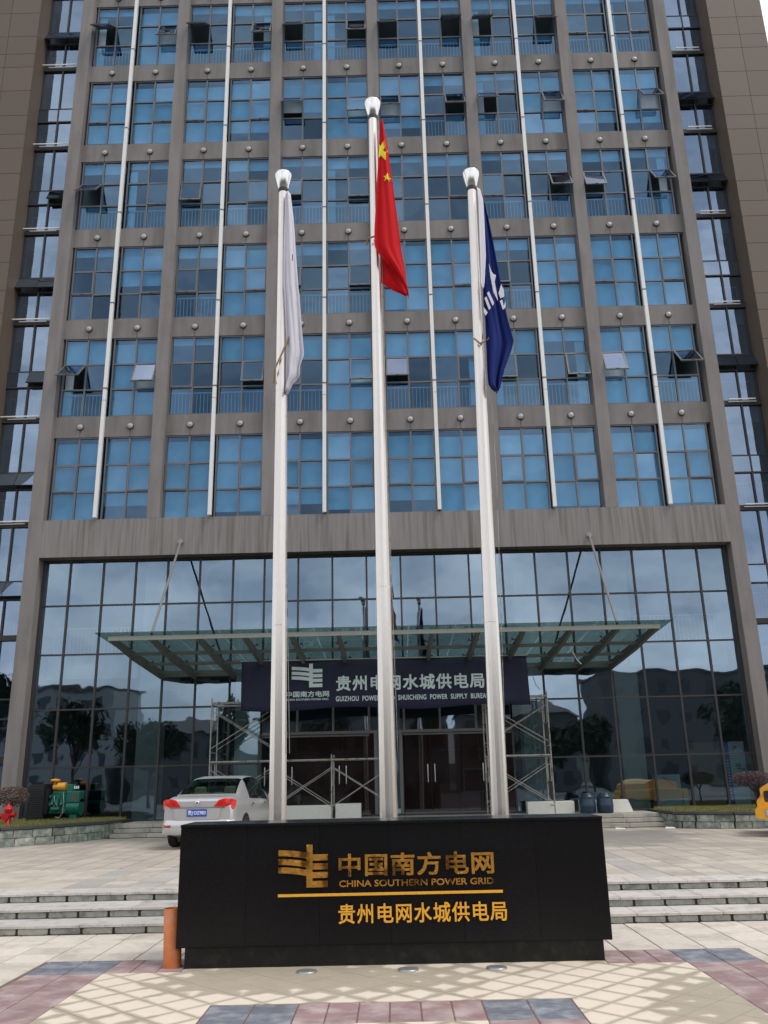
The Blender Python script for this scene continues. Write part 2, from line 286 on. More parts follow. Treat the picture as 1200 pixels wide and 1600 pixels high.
# ------------------------------------------------------------------ mesh helpers
class MB:
    def __init__(s): s.v = []; s.f = []; s.m = []; s.sm = []
    def add(s, vs, fs, mi=0, smooth=False):
        o = len(s.v); s.v += [tuple(v) for v in vs]
        for f in fs: s.f.append(tuple(i+o for i in f)); s.m.append(mi); s.sm.append(smooth)
        return s
    def box(s, x0, x1, y0, y1, z0, z1, mi=0, mis=None):
        vs = [(x0,y0,z0),(x1,y0,z0),(x1,y1,z0),(x0,y1,z0),(x0,y0,z1),(x1,y0,z1),(x1,y1,z1),(x0,y1,z1)]
        fs = [(0,1,5,4),(1,2,6,5),(2,3,7,6),(3,0,4,7),(4,5,6,7),(3,2,1,0)]
        o = len(s.v); s.v += vs
        for k, f in enumerate(fs): s.f.append(tuple(i+o for i in f)); s.m.append(mis[k] if mis else mi); s.sm.append(False)
        return s
    def cbox(s, x0, x1, y0, y1, z0, z1, b, mi=0):
        """box with chamfered top edges"""
        vs = [(x0,y0,z0),(x1,y0,z0),(x1,y1,z0),(x0,y1,z0),(x0,y0,z1-b),(x1,y0,z1-b),(x1,y1,z1-b),(x0,y1,z1-b),
              (x0+b,y0+b,z1),(x1-b,y0+b,z1),(x1-b,y1-b,z1),(x0+b,y1-b,z1)]
        fs = [(0,1,5,4),(1,2,6,5),(2,3,7,6),(3,0,4,7),(4,5,9,8),(5,6,10,9),(6,7,11,10),(7,4,8,11),(8,9,10,11),(3,2,1,0)]
        return s.add(vs, fs, mi)
    def tube(s, a, b, r0, r1=None, n=10, mi=0, caps=True, smooth=True):
        r1 = r0 if r1 is None else r1
        a = Vector(a); b = Vector(b); d = (b-a).normalized()
        u = d.orthogonal().normalized(); v = d.cross(u)
        vs = []
        for p, r in ((a, r0), (b, r1)):
            for k in range(n):
                t = 2*math.pi*k/n; vs.append(p + (u*math.cos(t)+v*math.sin(t))*r)
        s.add(vs, [(k, (k+1) % n, n+(k+1) % n, n+k) for k in range(n)], mi, smooth)
        if caps: s.add(vs, [tuple(range(n))[::-1], tuple(range(n, 2*n))], mi)
        return s
    def path(s, pts, r, n=6, mi=0):
        for a, b in zip(pts, pts[1:]): s.tube(a, b, r, n=n, mi=mi)
        return s
    def lathe(s, prof, cx=0, cy=0, n=20, mi=0, smooth=True, cz=0):
        vs = []
        for r, z in prof:
            for k in range(n): t = 2*math.pi*k/n; vs.append((cx+r*math.cos(t), cy+r*math.sin(t), z+cz))
        fs = []
        for j in range(len(prof)-1):
            for k in range(n): fs.append((j*n+k, j*n+(k+1) % n, (j+1)*n+(k+1) % n, (j+1)*n+k))
        s.add(vs, fs, mi, smooth)
        s.add(vs[:n], [tuple(range(n))[::-1]], mi); s.add(vs[-n:], [tuple(range(n))], mi)
        return s
    def prism(s, poly, y0, y1, mi=0):
        """poly of (x,z), extruded along y"""
        n = len(poly); vs = [(x, y0, z) for x, z in poly]+[(x, y1, z) for x, z in poly]
        fs = [tuple(range(n)), tuple(range(n, 2*n))[::-1]]+[(k, n+k, n+(k+1) % n, (k+1) % n) for k in range(n)]
        return s.add(vs, fs, mi)
    def mesh(s, name, mats):
        me = bpy.data.meshes.new(name); me.from_pydata(s.v, [], s.f)
        for q in mats: me.materials.append(q)
        me.polygons.foreach_set('material_index', s.m); me.polygons.foreach_set('use_smooth', s.sm)
        me.update(); return me
    def obj(s, name, mats, parent=None, loc=None, **kw):
        if not isinstance(mats, (list, tuple)): mats = [mats]
        return put(name, s.mesh(name, mats), parent, loc, **kw)

def put(name, me, parent=None, loc=None, rot=None, label=None, cat=None, group=None, kind=None):
    o = bpy.data.objects.new(name, me); COL.objects.link(o)
    if parent is not None: o.parent = parent
    if loc is not None: o.location = loc
    if rot is not None: o.rotation_euler = rot
    if label: o['label'] = label
    if cat: o['category'] = cat
    if group: o['group'] = group
    if kind: o['kind'] = kind
    return o
def thing(name, label, cat, loc=(0, 0, 0), rot=None, group=None):
    return put(name, None, None, loc, rot, label, cat, group)
_cache = {}
def boxmesh(name, dx, dy, dz, mats, b=.004, key=None):
    """shared chamfered block centred in x,y with its top at z=0"""
    k = (name, round(dx, 3), round(dy, 3), round(dz, 3), key)
    if k not in _cache:
        _cache[k] = MB().cbox(-dx/2, dx/2, -dy/2, dy/2, -dz, 0, b).mesh(name, mats)
    return _cache[k]
def paneMesh(name, w_, h_, gm):
    """glass pane: lower-left corner at origin, front face looks to -y"""
    k = (name, round(w_, 3), round(h_, 3))
    if k not in _cache:
        _cache[k] = MB().box(0, w_, 0, .012, 0, h_, mis=[0, 1, 1, 1, 1, 1]).mesh(name, [gm, M['clear']])
    return _cache[k]

def text(name, body, x0, x1, z0, z1, y, m, parent, depth=.006, bold=0.0, loc=None, rot=None, label=None, spacing=1.0):
    """lettering; strokes are thickened by a few slightly shifted copies, each a hair deeper"""
    cu = bpy.data.curves.new('t', 'FONT'); cu.body = body; cu.extrude = .01; cu.space_character = spacing; cu.resolution_u = 3
    o = bpy.data.objects.new('t', cu); COL.objects.link(o)
    dg = bpy.context.evaluated_depsgraph_get(); me = bpy.data.meshes.new_from_object(o.evaluated_get(dg)); bpy.data.objects.remove(o)
    n = len(me.vertices); co = np.empty(n*3); me.vertices.foreach_get('co', co); co = co.reshape(-1, 3)
    mn = co.min(0); mxx = co.max(0); polys = [tuple(p.vertices) for p in me.polygons]; bpy.data.meshes.remove(me)
    sc_ = (z1-z0)/(mxx[1]-mn[1]); bb = bold*sc_
    mb = MB(); offs = [(0, 0)] if not bold else [(-1, -1), (1, -1), (-1, 1), (1, 1), (0, 0), (-1, 0), (1, 0)]
    for k, (ox, oz) in enumerate(offs):
        q = np.empty_like(co)
        q[:, 0] = x0+bb+(co[:, 0]-mn[0])/(mxx[0]-mn[0])*(x1-x0-2*bb)+ox*bb; q[:, 2] = z0+bb+(co[:, 1]-mn[1])/(mxx[1]-mn[1])*(z1-z0-2*bb)+oz*bb
        q[:, 1] = y-(co[:, 2]-mn[2])/(mxx[2]-mn[2])*(depth-k*.0003)+k*.0002
        mb.add([tuple(t) for t in q], polys)
    o = mb.obj(name, m, parent, loc)
    if label: o['label'] = label
    return o

def logo_mb(x0, x1, z0, z1, y0, y1):
    """emblem: three curved bars running into an upright, four straight bars on its right"""
    mb = MB(); X = lambda u: x0+(u-90)/472*(x1-x0); Zz = lambda v: z1-(v-60)/395*(z1-z0)
    mb.prism([(X(358), Zz(455)), (X(415), Zz(455)), (X(415), Zz(60)), (X(358), Zz(60))], y0, y1)
    for a, b in ((152, 210), (235, 292), (315, 370), (396, 455)):
        mb.prism([(X(415), Zz(b)), (X(562), Zz(b)), (X(562), Zz(a)), (X(415), Zz(a))], y0, y1)
    for a in (112, 193, 270):
        k = 8; up = []; lo = []
        for i in range(k+1):
            t = i/k; u = 90+t*268; off = -4+26*t*t+ (6 if 0 else 0)
            up.append((X(u), Zz(a+off))); lo.append((X(u), Zz(a+54+off+3*t)))
        for i in range(k): mb.prism([lo[i], lo[i+1], up[i+1], up[i]], y0, y1)
    return mb

# =================================================================== STRUCTURE
FH = 3.8856; Z0 = 10.42; NF = 8; TOP = Z0+NF*FH+1.0
PIPES = [-0.2564+(k-2.5)*3.8896 for k in range(6)]
FY, WY = 27.75, 28.0        # column faces, spandrel faces

MB().add([(-300, -300, -.08), (300, -300, -.08), (300, 300, -.08), (-300, 300, -.08)], [(0, 1, 2, 3)]).obj('ground', M['asphalt'], kind='structure')

# ---- lower pavement, piece by piece
pav = MB().box(-13, 13, 3.0, 12.27, -.07, -.009).obj('pavement', M['mortar'], kind='structure')
def in_outer(x, y): return -3.9 < x < 3.73 and y < 10.55
ys = []
y = 12.27
SX, SY = .49, .43
xo = -.03
while y > 7.2:
    for i in range(-14, 15):
        xa = xo+i*SX-.005*0; xb = xa+SX
        ya, yb = y-SY, y
        cx, cyy = (xa+xb)/2, (ya+yb)/2
        # clip against the coloured border
        if yb > 0 and ya < 10.55:
            if xa < 3.73 and xb > -3.9:
                if xa >= -3.9 and xb <= 3.73:
                    ya = max(ya, 10.55)
                elif ya < 10.54:
                    if xa < -3.9: xb = -3.9
                    else: xa = 3.73
        if yb-ya < .05 or xb-xa < .05: continue
        if max(abs(xa), abs(xb)) > 1.02+.5*yb+.2: continue
        put('slab', boxmesh('slab', xb-xa-.016, yb-ya-.011, .02, [M['slab']]), pav, ((xa+xb)/2, (ya+yb)/2, random.uniform(-.001, .001)))
    y -= SY
pav2 = MB().box(-3.9, 3.73, 4.0, 10.55, -.008, -.006).obj('border_bed', M['red_mortar'], pav)
def tiles(name, m, x0, x1, nx, y0, y1, ny, gap=.012):
    dx, dy = (x1-x0)/nx, (y1-y0)/ny
    me = boxmesh(name, dx-gap, dy-gap, .02, [m], .006)
    for i in range(nx):
        for j in range(ny):
            put(name, me, pav, (x0+(i+.5)*dx, y0+(j+.5)*dy, random.uniform(-.001, .0015)), (0, 0, random.uniform(-.004, .004)))
tiles('blue_tile', M['blue_tile'], -3.9, -3.09, 2, 9.87, 10.55, 2)
tiles('blue_tile', M['blue_tile'], 2.96, 3.73, 2, 9.87, 10.55, 2)
tiles('red_tile', M['red_tile'], -3.09, -2.28, 3, 9.87, 10.55, 2); tiles('red_tile', M['red_tile'], 2.15, 2.96, 3, 9.87, 10.55, 2)
tiles('red_tile', M['red_tile'], -3.9, -3.09, 2, 6.79, 9.87, 14)
tiles('red_tile', M['red_tile'], 2.96, 3.73, 2, 6.79, 9.87, 14)
# inner border
tiles('blue_tile', M['blue_tile'], -1.68, -.9, 2, 7.82, 8.48, 2)
tiles('blue_tile', M['blue_tile'], .7, 1.49, 2, 7.82, 8.48, 2)
tiles('red_tile', M['red_tile'], -.9, .7, 6, 7.82, 8.48, 2)
tiles('red_tile', M['red_tile'], -1.68, -.9, 2, 7.16, 7.82, 3)
tiles('red_tile', M['red_tile'], .7, 1.49, 2, 7.16, 7.82, 3)
# cream tiles set diagonally, cut to the border lines
def clip(poly, a, b, c):       # keep a*x+b*y<=c
    r = []
    for i in range(len(poly)):
        p, q = poly[i], poly[(i+1) % len(poly)]
        dp, dq = a*p[0]+b*p[1]-c, a*q[0]+b*q[1]-c
        if dp <= 0: r.append(p)
        if (dp < 0 < dq) or (dq < 0 < dp):
            t = dp/(dp-dq); r.append((p[0]+(q[0]-p[0])*t, p[1]+(q[1]-p[1])*t))
    return r
def cream_region(x0, x1, y0, y1, hole=None):
    P = .33; k = math.sqrt(.5)
    for i in range(-60, 60):
        for j in range(-60, 60):
            cx, cy2 = -.065+(i-j)*P*k, 9.0+(i+j)*P*k
            if cx < x0-.3 or cx > x1+.3 or cy2 < y0-.3 or cy2 > y1+.3: continue
            d = P*k-.003
            base = [(cx, cy2-d), (cx+d, cy2), (cx, cy2+d), (cx-d, cy2)]
            q = clip(clip(clip(clip(base, 1, 0, x1), -1, 0, -x0), 0, 1, y1), 0, -1, -y0)
            if len(q) < 3: continue
            regs = [q]
            if hole:
                hx0, hx1, hy1 = hole
                regs = [clip(q, 0, -1, -hy1)]
                low = clip(q, 0, 1, hy1)
                if len(low) > 2: regs += [clip(low, 1, 0, hx0), clip(low, -1, 0, -hx1)]
            for g in regs:
                if len(g) < 3: continue
                ar = abs(sum(g[a][0]*g[(a+1) % len(g)][1]-g[(a+1) % len(g)][0]*g[a][1] for a in range(len(g))))/2
                if ar < .002: continue
                if abs(g[0][0]) > 1.1+.46*g[0][1]+.3: continue
                full = ar > .9*2*d*d and len(g) == 4
                ca, sa = math.cos(-math.pi/4), math.sin(-math.pi/4)
                loc = [((px-cx)*ca-(py-cy2)*sa, (px-cx)*sa+(py-cy2)*ca) for px, py in g]
                if full and 'cream' in _cache: me = _cache['cream']
                else:
                    n = len(loc)
                    me = MB().add([(a, b, 0) for a, b in loc]+[(a, b, -.02) for a, b in loc],
                                  [tuple(range(n))]+[(t2, n+t2, n+(t2+1) % n, (t2+1) % n) for t2 in range(n)]).mesh('cream_tile', [M['cream_tile']])
                    if full: _cache['cream'] = me
                put('cream_tile', me, pav, (cx, cy2, random.uniform(-.0006, .0006)), (0, 0, math.pi/4))
cream_region(-3.085, 2.955, 7.1, 9.865, hole=(-1.685, 1.495, 8.485))
cream_region(-.895, .695, 7.3, 7.815); cream_region(-2.275, 2.145, 9.868, 10.1)

# ---- front steps up to the plaza
st = MB()
st.box(-14, 14, 12.30, 12.88, -.05, .075); st.box(-14, 14, 12.88, 13.55, -.05, .195); st.box(-14, 14, 13.58, 14.1, -.05, .315)
steps = st.obj('steps', M['dark_mortar'], kind='structure')
rnd = random.Random(3)
rvar = []
for k in range(5):
    r = random.Random(k+20); wv = .395; hz = .074
    pts = []
    for (ax, az) in ((-wv/2, 0), (wv/2, 0), (wv/2, hz), (-wv/2, hz)):
        sx_, sz_ = (1 if ax < 0 else -1), (1 if az == 0 else -1)
        c1 = r.uniform(.006, .03 if k > 1 else .014); c2 = r.uniform(.004, .018)
        pa = (ax+sx_*c1, az+sz_*r.uniform(0, .003)); pb = (ax+sx_*r.uniform(0, .006), az+sz_*c2)
        if (ax < 0) == (az == 0): pts += [pb, pa]
        else: pts += [pa, pb]
    mid = []
    for i in range(len(pts)):
        mid.append(pts[i]); nx_ = pts[(i+1) % len(pts)]
        if math.dist(pts[i], nx_) > .2:
            for f in (.3, .65): mid.append((pts[i][0]+(nx_[0]-pts[i][0])*f, pts[i][1]+(nx_[1]-pts[i][1])*f+r.uniform(-.004, .004)))
    rvar.append(MB().prism(mid, 0, .04).mesh('riser_stone', [M['riser']]))
for si, (yf, zb, yb) in enumerate(((12.27, 0, 12.85), (12.85, .12, 13.54), (13.54, .24, 14.05))):
    x = -7.0+rnd.uniform(0, .3)
    while x < 7.2:
        put('riser_stone', rvar[rnd.randrange(5)], steps, (x, yf+.018, zb+.004), (0, rnd.uniform(-.004, .004), 0))
        x += .425
    wt = .56 if si < 2 else .42
    x = -7.0+rnd.uniform(0, .3)
    while x < 7.2:
        put('tread_slab', boxmesh('tread_slab', wt-.007, yb-yf+.02, .034, [M['tread']], .005), steps, (x, (yf+yb)/2+.0, zb+.12+rnd.uniform(-.002, .002)), (0, 0, rnd.uniform(-.003, .003)))
        x += wt
# ---- plaza
PZ = .36
plaza = MB().box(-30, 30, 14.1, 30, -.05, PZ-.010).obj('plaza', M['mortar'], kind='structure')
MB().add([(-30, 17.06, PZ), (30, 17.06, PZ), (30, 25.8, PZ), (-30, 25.8, PZ)], [(0, 1, 2, 3)]).obj('plaza_paving', M['plaza_far'], plaza)
for j in range(7):
    for i in range(-20, 20):
        xa = -.245+i*SX; ya = 14.05+j*SY
        if abs(xa) > .47*ya+.9: continue
        g = 3.68 < abs(xa+SX/2) < 4.16 or 4.66 < -(xa+SX/2) < 5.14
        put('slab', boxmesh('plaza_slab', SX-.014, SY-.010, .02, [M['grey_slab'] if g else M['plaza_slab']], key=g), plaza, (xa+SX/2, ya+SY/2, PZ+random.uniform(-.001, .001)))
# ---- entrance steps
LZ = .71
es = MB(); 
for k in range(3): es.box(-8.15, 7.65, 25.86+.3*k, 28.35, PZ-.02+(k)*.1167*0, PZ+.1167*(k+1)-.03)
estep = es.obj('entrance_steps', M['dark_mortar'], kind='structure')
rnd = random.Random(5)
for k in range(3):
    x = -8.15; wv = 1.05; dpt = .32 if k < 2 else 1.75
    while x < 7.6:
        w2 = min(wv, 7.65-x)
        put('step_stone', boxmesh('step_stone', w2-.012, dpt, .10, [M['bstep']], .006), estep, (x+w2/2, 25.8+.3*k+dpt/2, PZ+.1167*(k+1)+rnd.uniform(-.002, .002)))
        x += wv

# =================================================================== OFFICE BUILDING
bd = thing('office_building', 'tall grey concrete office block with blue gridded windows and glass-fronted lobby', 'building', (0, 28, 0))
bd.location = (0, 0, 0)
XL, XLi, XRi, XR = -12.25, -11.78, 11.34, 11.80
for a, b in ((XL, XLi), (XRi, XR)): MB().box(a, b, FY, 30, 0, TOP).obj('concrete_column', M['concrete'], bd)
for k in range(5):
    a = PIPES[k]+1.725; b = PIPES[k+1]-1.725
    MB().box(a, b, FY, 28.4, Z0+.003, TOP-.003).obj('concrete_column', M['concrete'], bd)
MB().box(XLi, XRi, FY+.003, 28.5, 9.12, Z0).obj('concrete_beam', M['streaked'], bd)
bays = []
for k in range(6):
    a = XLi if k == 0 else PIPES[k]-1.725; b = XRi if k == 5 else PIPES[k]+1.725
    bays.append((a, b))
    for n in range(NF):
        z1 = Z0+(n+1)*FH
        if n == NF-1: continue
        MB().box(a, b, WY, 28.4, z1-.78, z1).obj('spandrel', M['concrete'], bd)
MB().box(XLi, XRi, WY, 28.4, Z0+NF*FH-.78, TOP).obj('parapet', M['concrete'], bd)
MB().box(-19, 15.4, 28.6, 42, TOP-.6, TOP-.3).obj('roof', M['far_roof'], bd)

# windows
WH = 3.105; T1, T2 = 1.07, 2.06
plan = {0: 'F'*12, 1: 'PFPPPFPPPPFP', 2: 'NNRFRRFFRFFF', 3: 'RRRRRRNNRRRR', 4: 'FFFFNFFRRFFF', 5: 'RFRRRRRRRRRR', 6: 'RFRRFRRFRRFR', 7: 'FRRFRRFRRRFR'}
openw = {(5, 0): 50, (5, 1): 25, (5, 2): 48, (5, 3): 25, (5, 4): 40, (5, 5): 25, (5, 6): 40, (5, 7): 50, (5, 8): 48, (5, 9): 40,
         (4, 4): 42, (4, 5): 18, (4, 6): 30, (4, 7): 30, (4, 8): 40, (4, 9): 28, (4, 11): 35,
         (3, 0): 42, (3, 2): 12, (3, 4): 18, (3, 5): 10, (3, 9): 28, (3, 10): 25, (3, 11): 36,
         (2, 4): 14, (2, 5): 10, (2, 8): 8,
         (1, 0): 44, (1, 1): 26, (1, 3): 18, (1, 5): 16, (1, 6): 24, (1, 8): 10, (1, 9): 14, (1, 10): 26, (1, 11): 42}
GY = WY+.05
def frame_mesh(side):           # side 0: sash in left column, 1: right column; origin lower-left of the window
    key = ('wf', side)
    if key in _cache: return _cache[key]
    W = 1.665; mb = MB(); t = .05
    mb.box(0, t, -.02, .07, 0, WH); mb.box(W-t, W, -.02, .07, 0, WH)
    mb.box(t, W-t, -.018, .07, 0, t); mb.box(t, W-t, -.018, .07, WH-t, WH)
    xm = W/2; mb.box(xm-.03, xm+.03, -.022, .068, t, WH-t)
    for z in (T1, T2):
        mb.box(t, xm-.03, -.016, .066, z-.03, z+.03); mb.box(xm+.03, W-t, -.016, .066, z-.03, z+.03)
    _cache[key] = mb.mesh('window', [M['alu']]); return _cache[key]
def sash_mesh(w_, h_, opened=False):
    key = ('sash', round(w_, 3), opened)
    if key in _cache: return _cache[key]
    mb = MB(); t = .055        # hinge at top edge, hangs down
    mb.box(0, w_, 0, .045, -t, 0); mb.box(0, w_, 0, .045, -h_, -h_+t); mb.box(0, t, 0, .045, -h_+t, -t); mb.box(w_-t, w_, 0, .045, -h_+t, -t)
    mb.box(t, w_-t, .015, .027, -h_+t, -t, mis=[1, 2, 2, 2, 2, 2]); mb.box(w_/2-.05, w_/2+.05, -.02, 0, -h_-.0, -h_+.03)
    _cache[key] = mb.mesh('open_sash', [M['alu'], M['sash_glass' if opened else 'win_glass'], M['clear']]); return _cache[key]
def rail_mesh(w_, key='r'):
    key = ('rail', round(w_, 2))
    if key in _cache: return _cache[key]
    mb = MB(); mb.box(0, w_, 0, .04, .92, .96); mb.box(0, w_, 0, .04, .08, .11)
    k = int(w_/.13)
    for i in range(k+1): x = i*w_/k; mb.box(x-.008, x+.008, .01, .026, .11, .92)
    _cache[key] = mb.mesh('railing', [M['rail']]); return _cache[key]
def blind_mesh(w_, h_):
    key = ('blind', round(w_, 2), round(h_, 2))
    if key in _cache: return _cache[key]
    _cache[key] = MB().box(0, w_, 0, .01, -h_, 0).mesh('blind', [M['blind']]); return _cache[key]
upper = MB()
rnd = random.Random(11)
for n in range(NF):
    zb = Z0+n*FH
    for wi in range(12):
        k, side = divmod(wi, 2)
        x0 = PIPES[k]-1.72 if side == 0 else PIPES[k]+.055
        W = 1.665
        wo = put('window', frame_mesh(side), bd, (x0, GY, zb+.003))
        xm = W/2
        cols = ((.05, xm-.03), (xm+.03, W-.05)); rows = ((.05, T1-.03), (T1+.03, T2-.03), (T2+.03, WH-.05))
        ang = openw.get((n, wi), rnd.choice((0, 0, 20, 35)) if n > 5 else 0)
        for ci in range(2):
            for ri in range(3):
                xa, xb = cols[ci]; za, zz = rows[ri]
                if ri == 1 and ci == side:
                    me = sash_mesh(xb-xa+.05, zz-za+.05, ang >= 22)
                    put('open_sash' if ang else 'sash', me, wo, (xa-.025, -.045, zz+.025), (R_(-ang) if ang else 0, 0, 0))
                    continue
                if n < 5:
                    put('pane', paneMesh('pane', xb-xa, zz-za, M['win_glass']), wo, (xa, .02, za), (R_(rnd.uniform(-.9, .9)), 0, R_(rnd.uniform(-.9, .9))))
                else:
                    upper.box(x0+xa, x0+xb, GY+.02, GY+.032, zb+za, zb+zz, mis=[0, 1, 1, 1, 1, 1])
        c = plan[n][wi]
        if c in 'PRN':
            put('blind', blind_mesh(W-.04, 1.02 if c == 'P' and rnd.random() < .6 else rnd.choice((.25, .3, .45))), wo, (.02, .15, WH-.02))  # short strips are added to imitate the lit ceiling bulkhead
        if c in 'F':
            drop = rnd.choice((3.0, 3.0, 2.95, 2.7, 2.4)); put('blind', blind_mesh(W-.04, drop), wo, (.02, .15, WH-.10-.16*rnd.random()))
        if c == 'N' and rnd.random() < .5: put('blind', blind_mesh(W-.04, 1.6), wo, (.02, .15, WH-.02))
        if c in 'PR':
            put('railing', rail_mesh(W-.1), wo, (.05, .18, 0))
            if rnd.random() < .45:
                put('curtain', blind_mesh(.3, 2.6), wo, (.03 if rnd.random() < .5 else W-.4, .22, WH-.3))
upper.obj('pane', [M['win_glass'], M['clear']], bd, kind='stuff')
# rooms behind the windows
for n in range(-3, NF):
    zb = Z0+n*FH
    mb = MB()
    def room(x0, x1, y0, y1):
        mb.add([(x0, y0, zb), (x1, y0, zb), (x1, y1, zb), (x0, y1, zb)], [(0, 1, 2, 3)], 0)
        mb.add([(x0, y0, zb+3.15), (x1, y0, zb+3.15), (x1, y1, zb+3.15), (x0, y1, zb+3.15)], [(3, 2, 1, 0)], 1)
        mb.add([(x0, y1, zb), (x1, y1, zb), (x1, y1, zb+3.15), (x0, y1, zb+3.15)], [(0, 1, 2, 3)], 0)
        mb.add([(x0, y0, zb), (x0, y1, zb), (x0, y1, zb+3.15), (x0, y0, zb+3.15)], [(0, 1, 2, 3)], 0)
        mb.add([(x1, y0, zb), (x1, y1, zb), (x1, y1, zb+3.15), (x1, y0, zb+3.15)], [(3, 2, 1, 0)], 0)
    if n >= 0:
        cuts = [XLi]+[(PIPES[k]+PIPES[k+1])/2 for k in range(5)]+[XRi]
        for a, b in zip(cuts, cuts[1:]): room(a+.05, b-.05, 28.42, 32.5)
        mb.box(XLi, XRi, 28.41, 33, zb-.74, zb-.01, 0)
    room(-13.70, XL-.02, 28.3, 32); room(XR+.02, 13.2, 28.3, 32)
    mb.box(-13.7, XL-.02, 28.3, 32, zb-.70, zb-.02, 0); mb.box(XR+.02, 13.2, 28.3, 32, zb-.70, zb-.02, 0)
    mb.obj('room', [M['interior'], M['ceil']], bd)
# white vertical light tubes, round lamps
lt = MB().box(-.062, .062, -.06, .06, 0, FH-.02).mesh('light_tube', [M['white_metal']])
cl = MB().box(-.068, .068, -.066, .066, 0, .05).mesh('tube_joint', [M['alu']])
for k in range(6):
    for n in range(NF):
        o = put('light_tube', lt, bd, (PIPES[k], FY-.08, Z0+n*FH+(.03 if n == 0 else .47)-(.0 if n else 0)))
        put('tube_joint', cl, o, (0, 0, FH-.03 if n else FH+.41-.03))
        if n == 0: o.scale = (1, 1, (FH+.44-.02)/(FH-.02)); 
lamp = MB().lathe([(.09, 0), (.118, .01), (.118, .05), (.1, .055)], n=20).mesh('round_lamp', [M['dark']])
lens = MB().lathe([(.102, 0), (.102, .02), (.08, .045), (.0, .055)], n=20).mesh('lens', [M['lamp_white']])
wire = MB().box(-.006, .006, 0, .01, -.42, -.1).mesh('wire', [M['dark']])
for n in range(NF):
    for k in range(6):
        for s in (-1, 1):
            o = put('round_lamp', lamp, bd, (PIPES[k]+s*.886, WY, Z0+(n+1)*FH-.405), (R_(90), 0, 0))
            put('lens', lens, o, (0, 0, .05)); q = put('wire', wire, o, (0, 0, .01), (R_(-90), 0, 0))
# ---- side glass strips and brown wings
def strip(xa, xb, xm, outer):
    """xa..xb glass span, xm its mullion"""
    lo = -3
    for n in range(lo, NF):
        zb = Z0+n*FH
        opens = {(-1, 5): (1, 2), (-1, 4): (), (-1, 2): (1, 2), (-1, 3): (2,), (-1, 1): (2,), (-1, 0): (1, 2), (1, 4): (1, 2), (1, 3): (1, 2), (1, 1): (1, 2), (1, 2): (), (-1, -1): (1, 2)}.get((outer, n), ())
        for ci, (a, b) in enumerate(((xa, xm), (xm, xb))):
            w_ = b-a-.06
            for za, zz in ((.06, 1.22), (1.88, 3.73)):
                put('strip_pane', paneMesh('strip_pane', w_, zz-za, M['strip_glass']), bd, (a+.03, 28.12, zb+za), (R_(rnd.uniform(-.15, .15)), 0, R_(rnd.uniform(-.15, .15))))
            me = paneMesh('strip_vent', w_, .58, M['strip_glass'])
            key = ('vent', round(w_, 3))
            if key not in _cache:
                _cache[key] = MB().box(-.02, w_+.02, 0, .04, -.60, 0, mis=[1, 0, 0, 0, 0, 0]).mesh('strip_vent', [M['dark_alu'], M['strip_glass']])
            op = (ci+1) in opens
            put('strip_vent', _cache[key], bd, (a+.03, 28.07, zb+1.85), (R_(-28 if op else 0), 0, 0))
        mb = MB()
        for z in (1.24, 1.86): mb.box(xa, xb, 28.06, 28.15, zb+z-.025, zb+z+.025)
        mb.box(xa, xb, 28.04, 28.2, zb-.13, zb+.05); mb.box(xm-.028, xm+.028, 28.055, 28.155, zb+.05, zb+FH-.13)
        mb.obj('strip_frame', M['dark_alu'], bd)
        if n >= 0:
            e = .45
            r = MB(); r.box(xa-(.25 if outer < 0 else 0)+.26, xb-.02-(.24 if outer > 0 else 0), 27.88, 27.91, zb+.02, zb+.06); r.box(xa+.25, xb-.22, 27.94, 27.97, zb-.05, zb-.025)
            r.obj('white_bar', M['white_metal'], bd)
        put('railing', rail_mesh(round(xb-xa-.1, 2)), bd, (xa+.05, 28.5, zb+.05))
strip(-13.73, XL-.0, -12.93, -1)
strip(XR, 13.25, 12.55, 1)
def wing(x0, x1, joints, inner):
    wg = MB().box(x0+.02, x1-.02, 27.24, 42, 0, TOP).obj('brown_wing', M['joint'], bd)
    zs = []
    for n in range(-7, NF+1):
        for d in (0, .66, 1.54, 2.73): zs.append(25.24+(n-3)*FH+d)
    zs = [z for z in zs if 0 <= z <= TOP]; zs = [0]+zs+[TOP]
    xs = [x0]+joints+[x1]
    for za, zz in zip(zs, zs[1:]):
        if zz-za < .1: continue
        for a, b in zip(xs, xs[1:]):
            MB().box(a+.007, b-.007, 27.2, 27.26, za+.008, zz-.008).obj('stone_panel', M['brown'], wg)
    xi = x1 if inner == 1 else x0
    s = 1 if inner == 1 else -1
    MB().box(min(xi, xi-s*.03), max(xi, xi-s*.03), 27.262, 28.6, 0, TOP).obj('side_panel', M['brown_shaded'], wg)
wing(-18.4, -13.73, [-17.24, -16.07, -14.9], 1)
wing(13.25, 15.42, [14.36], 0)

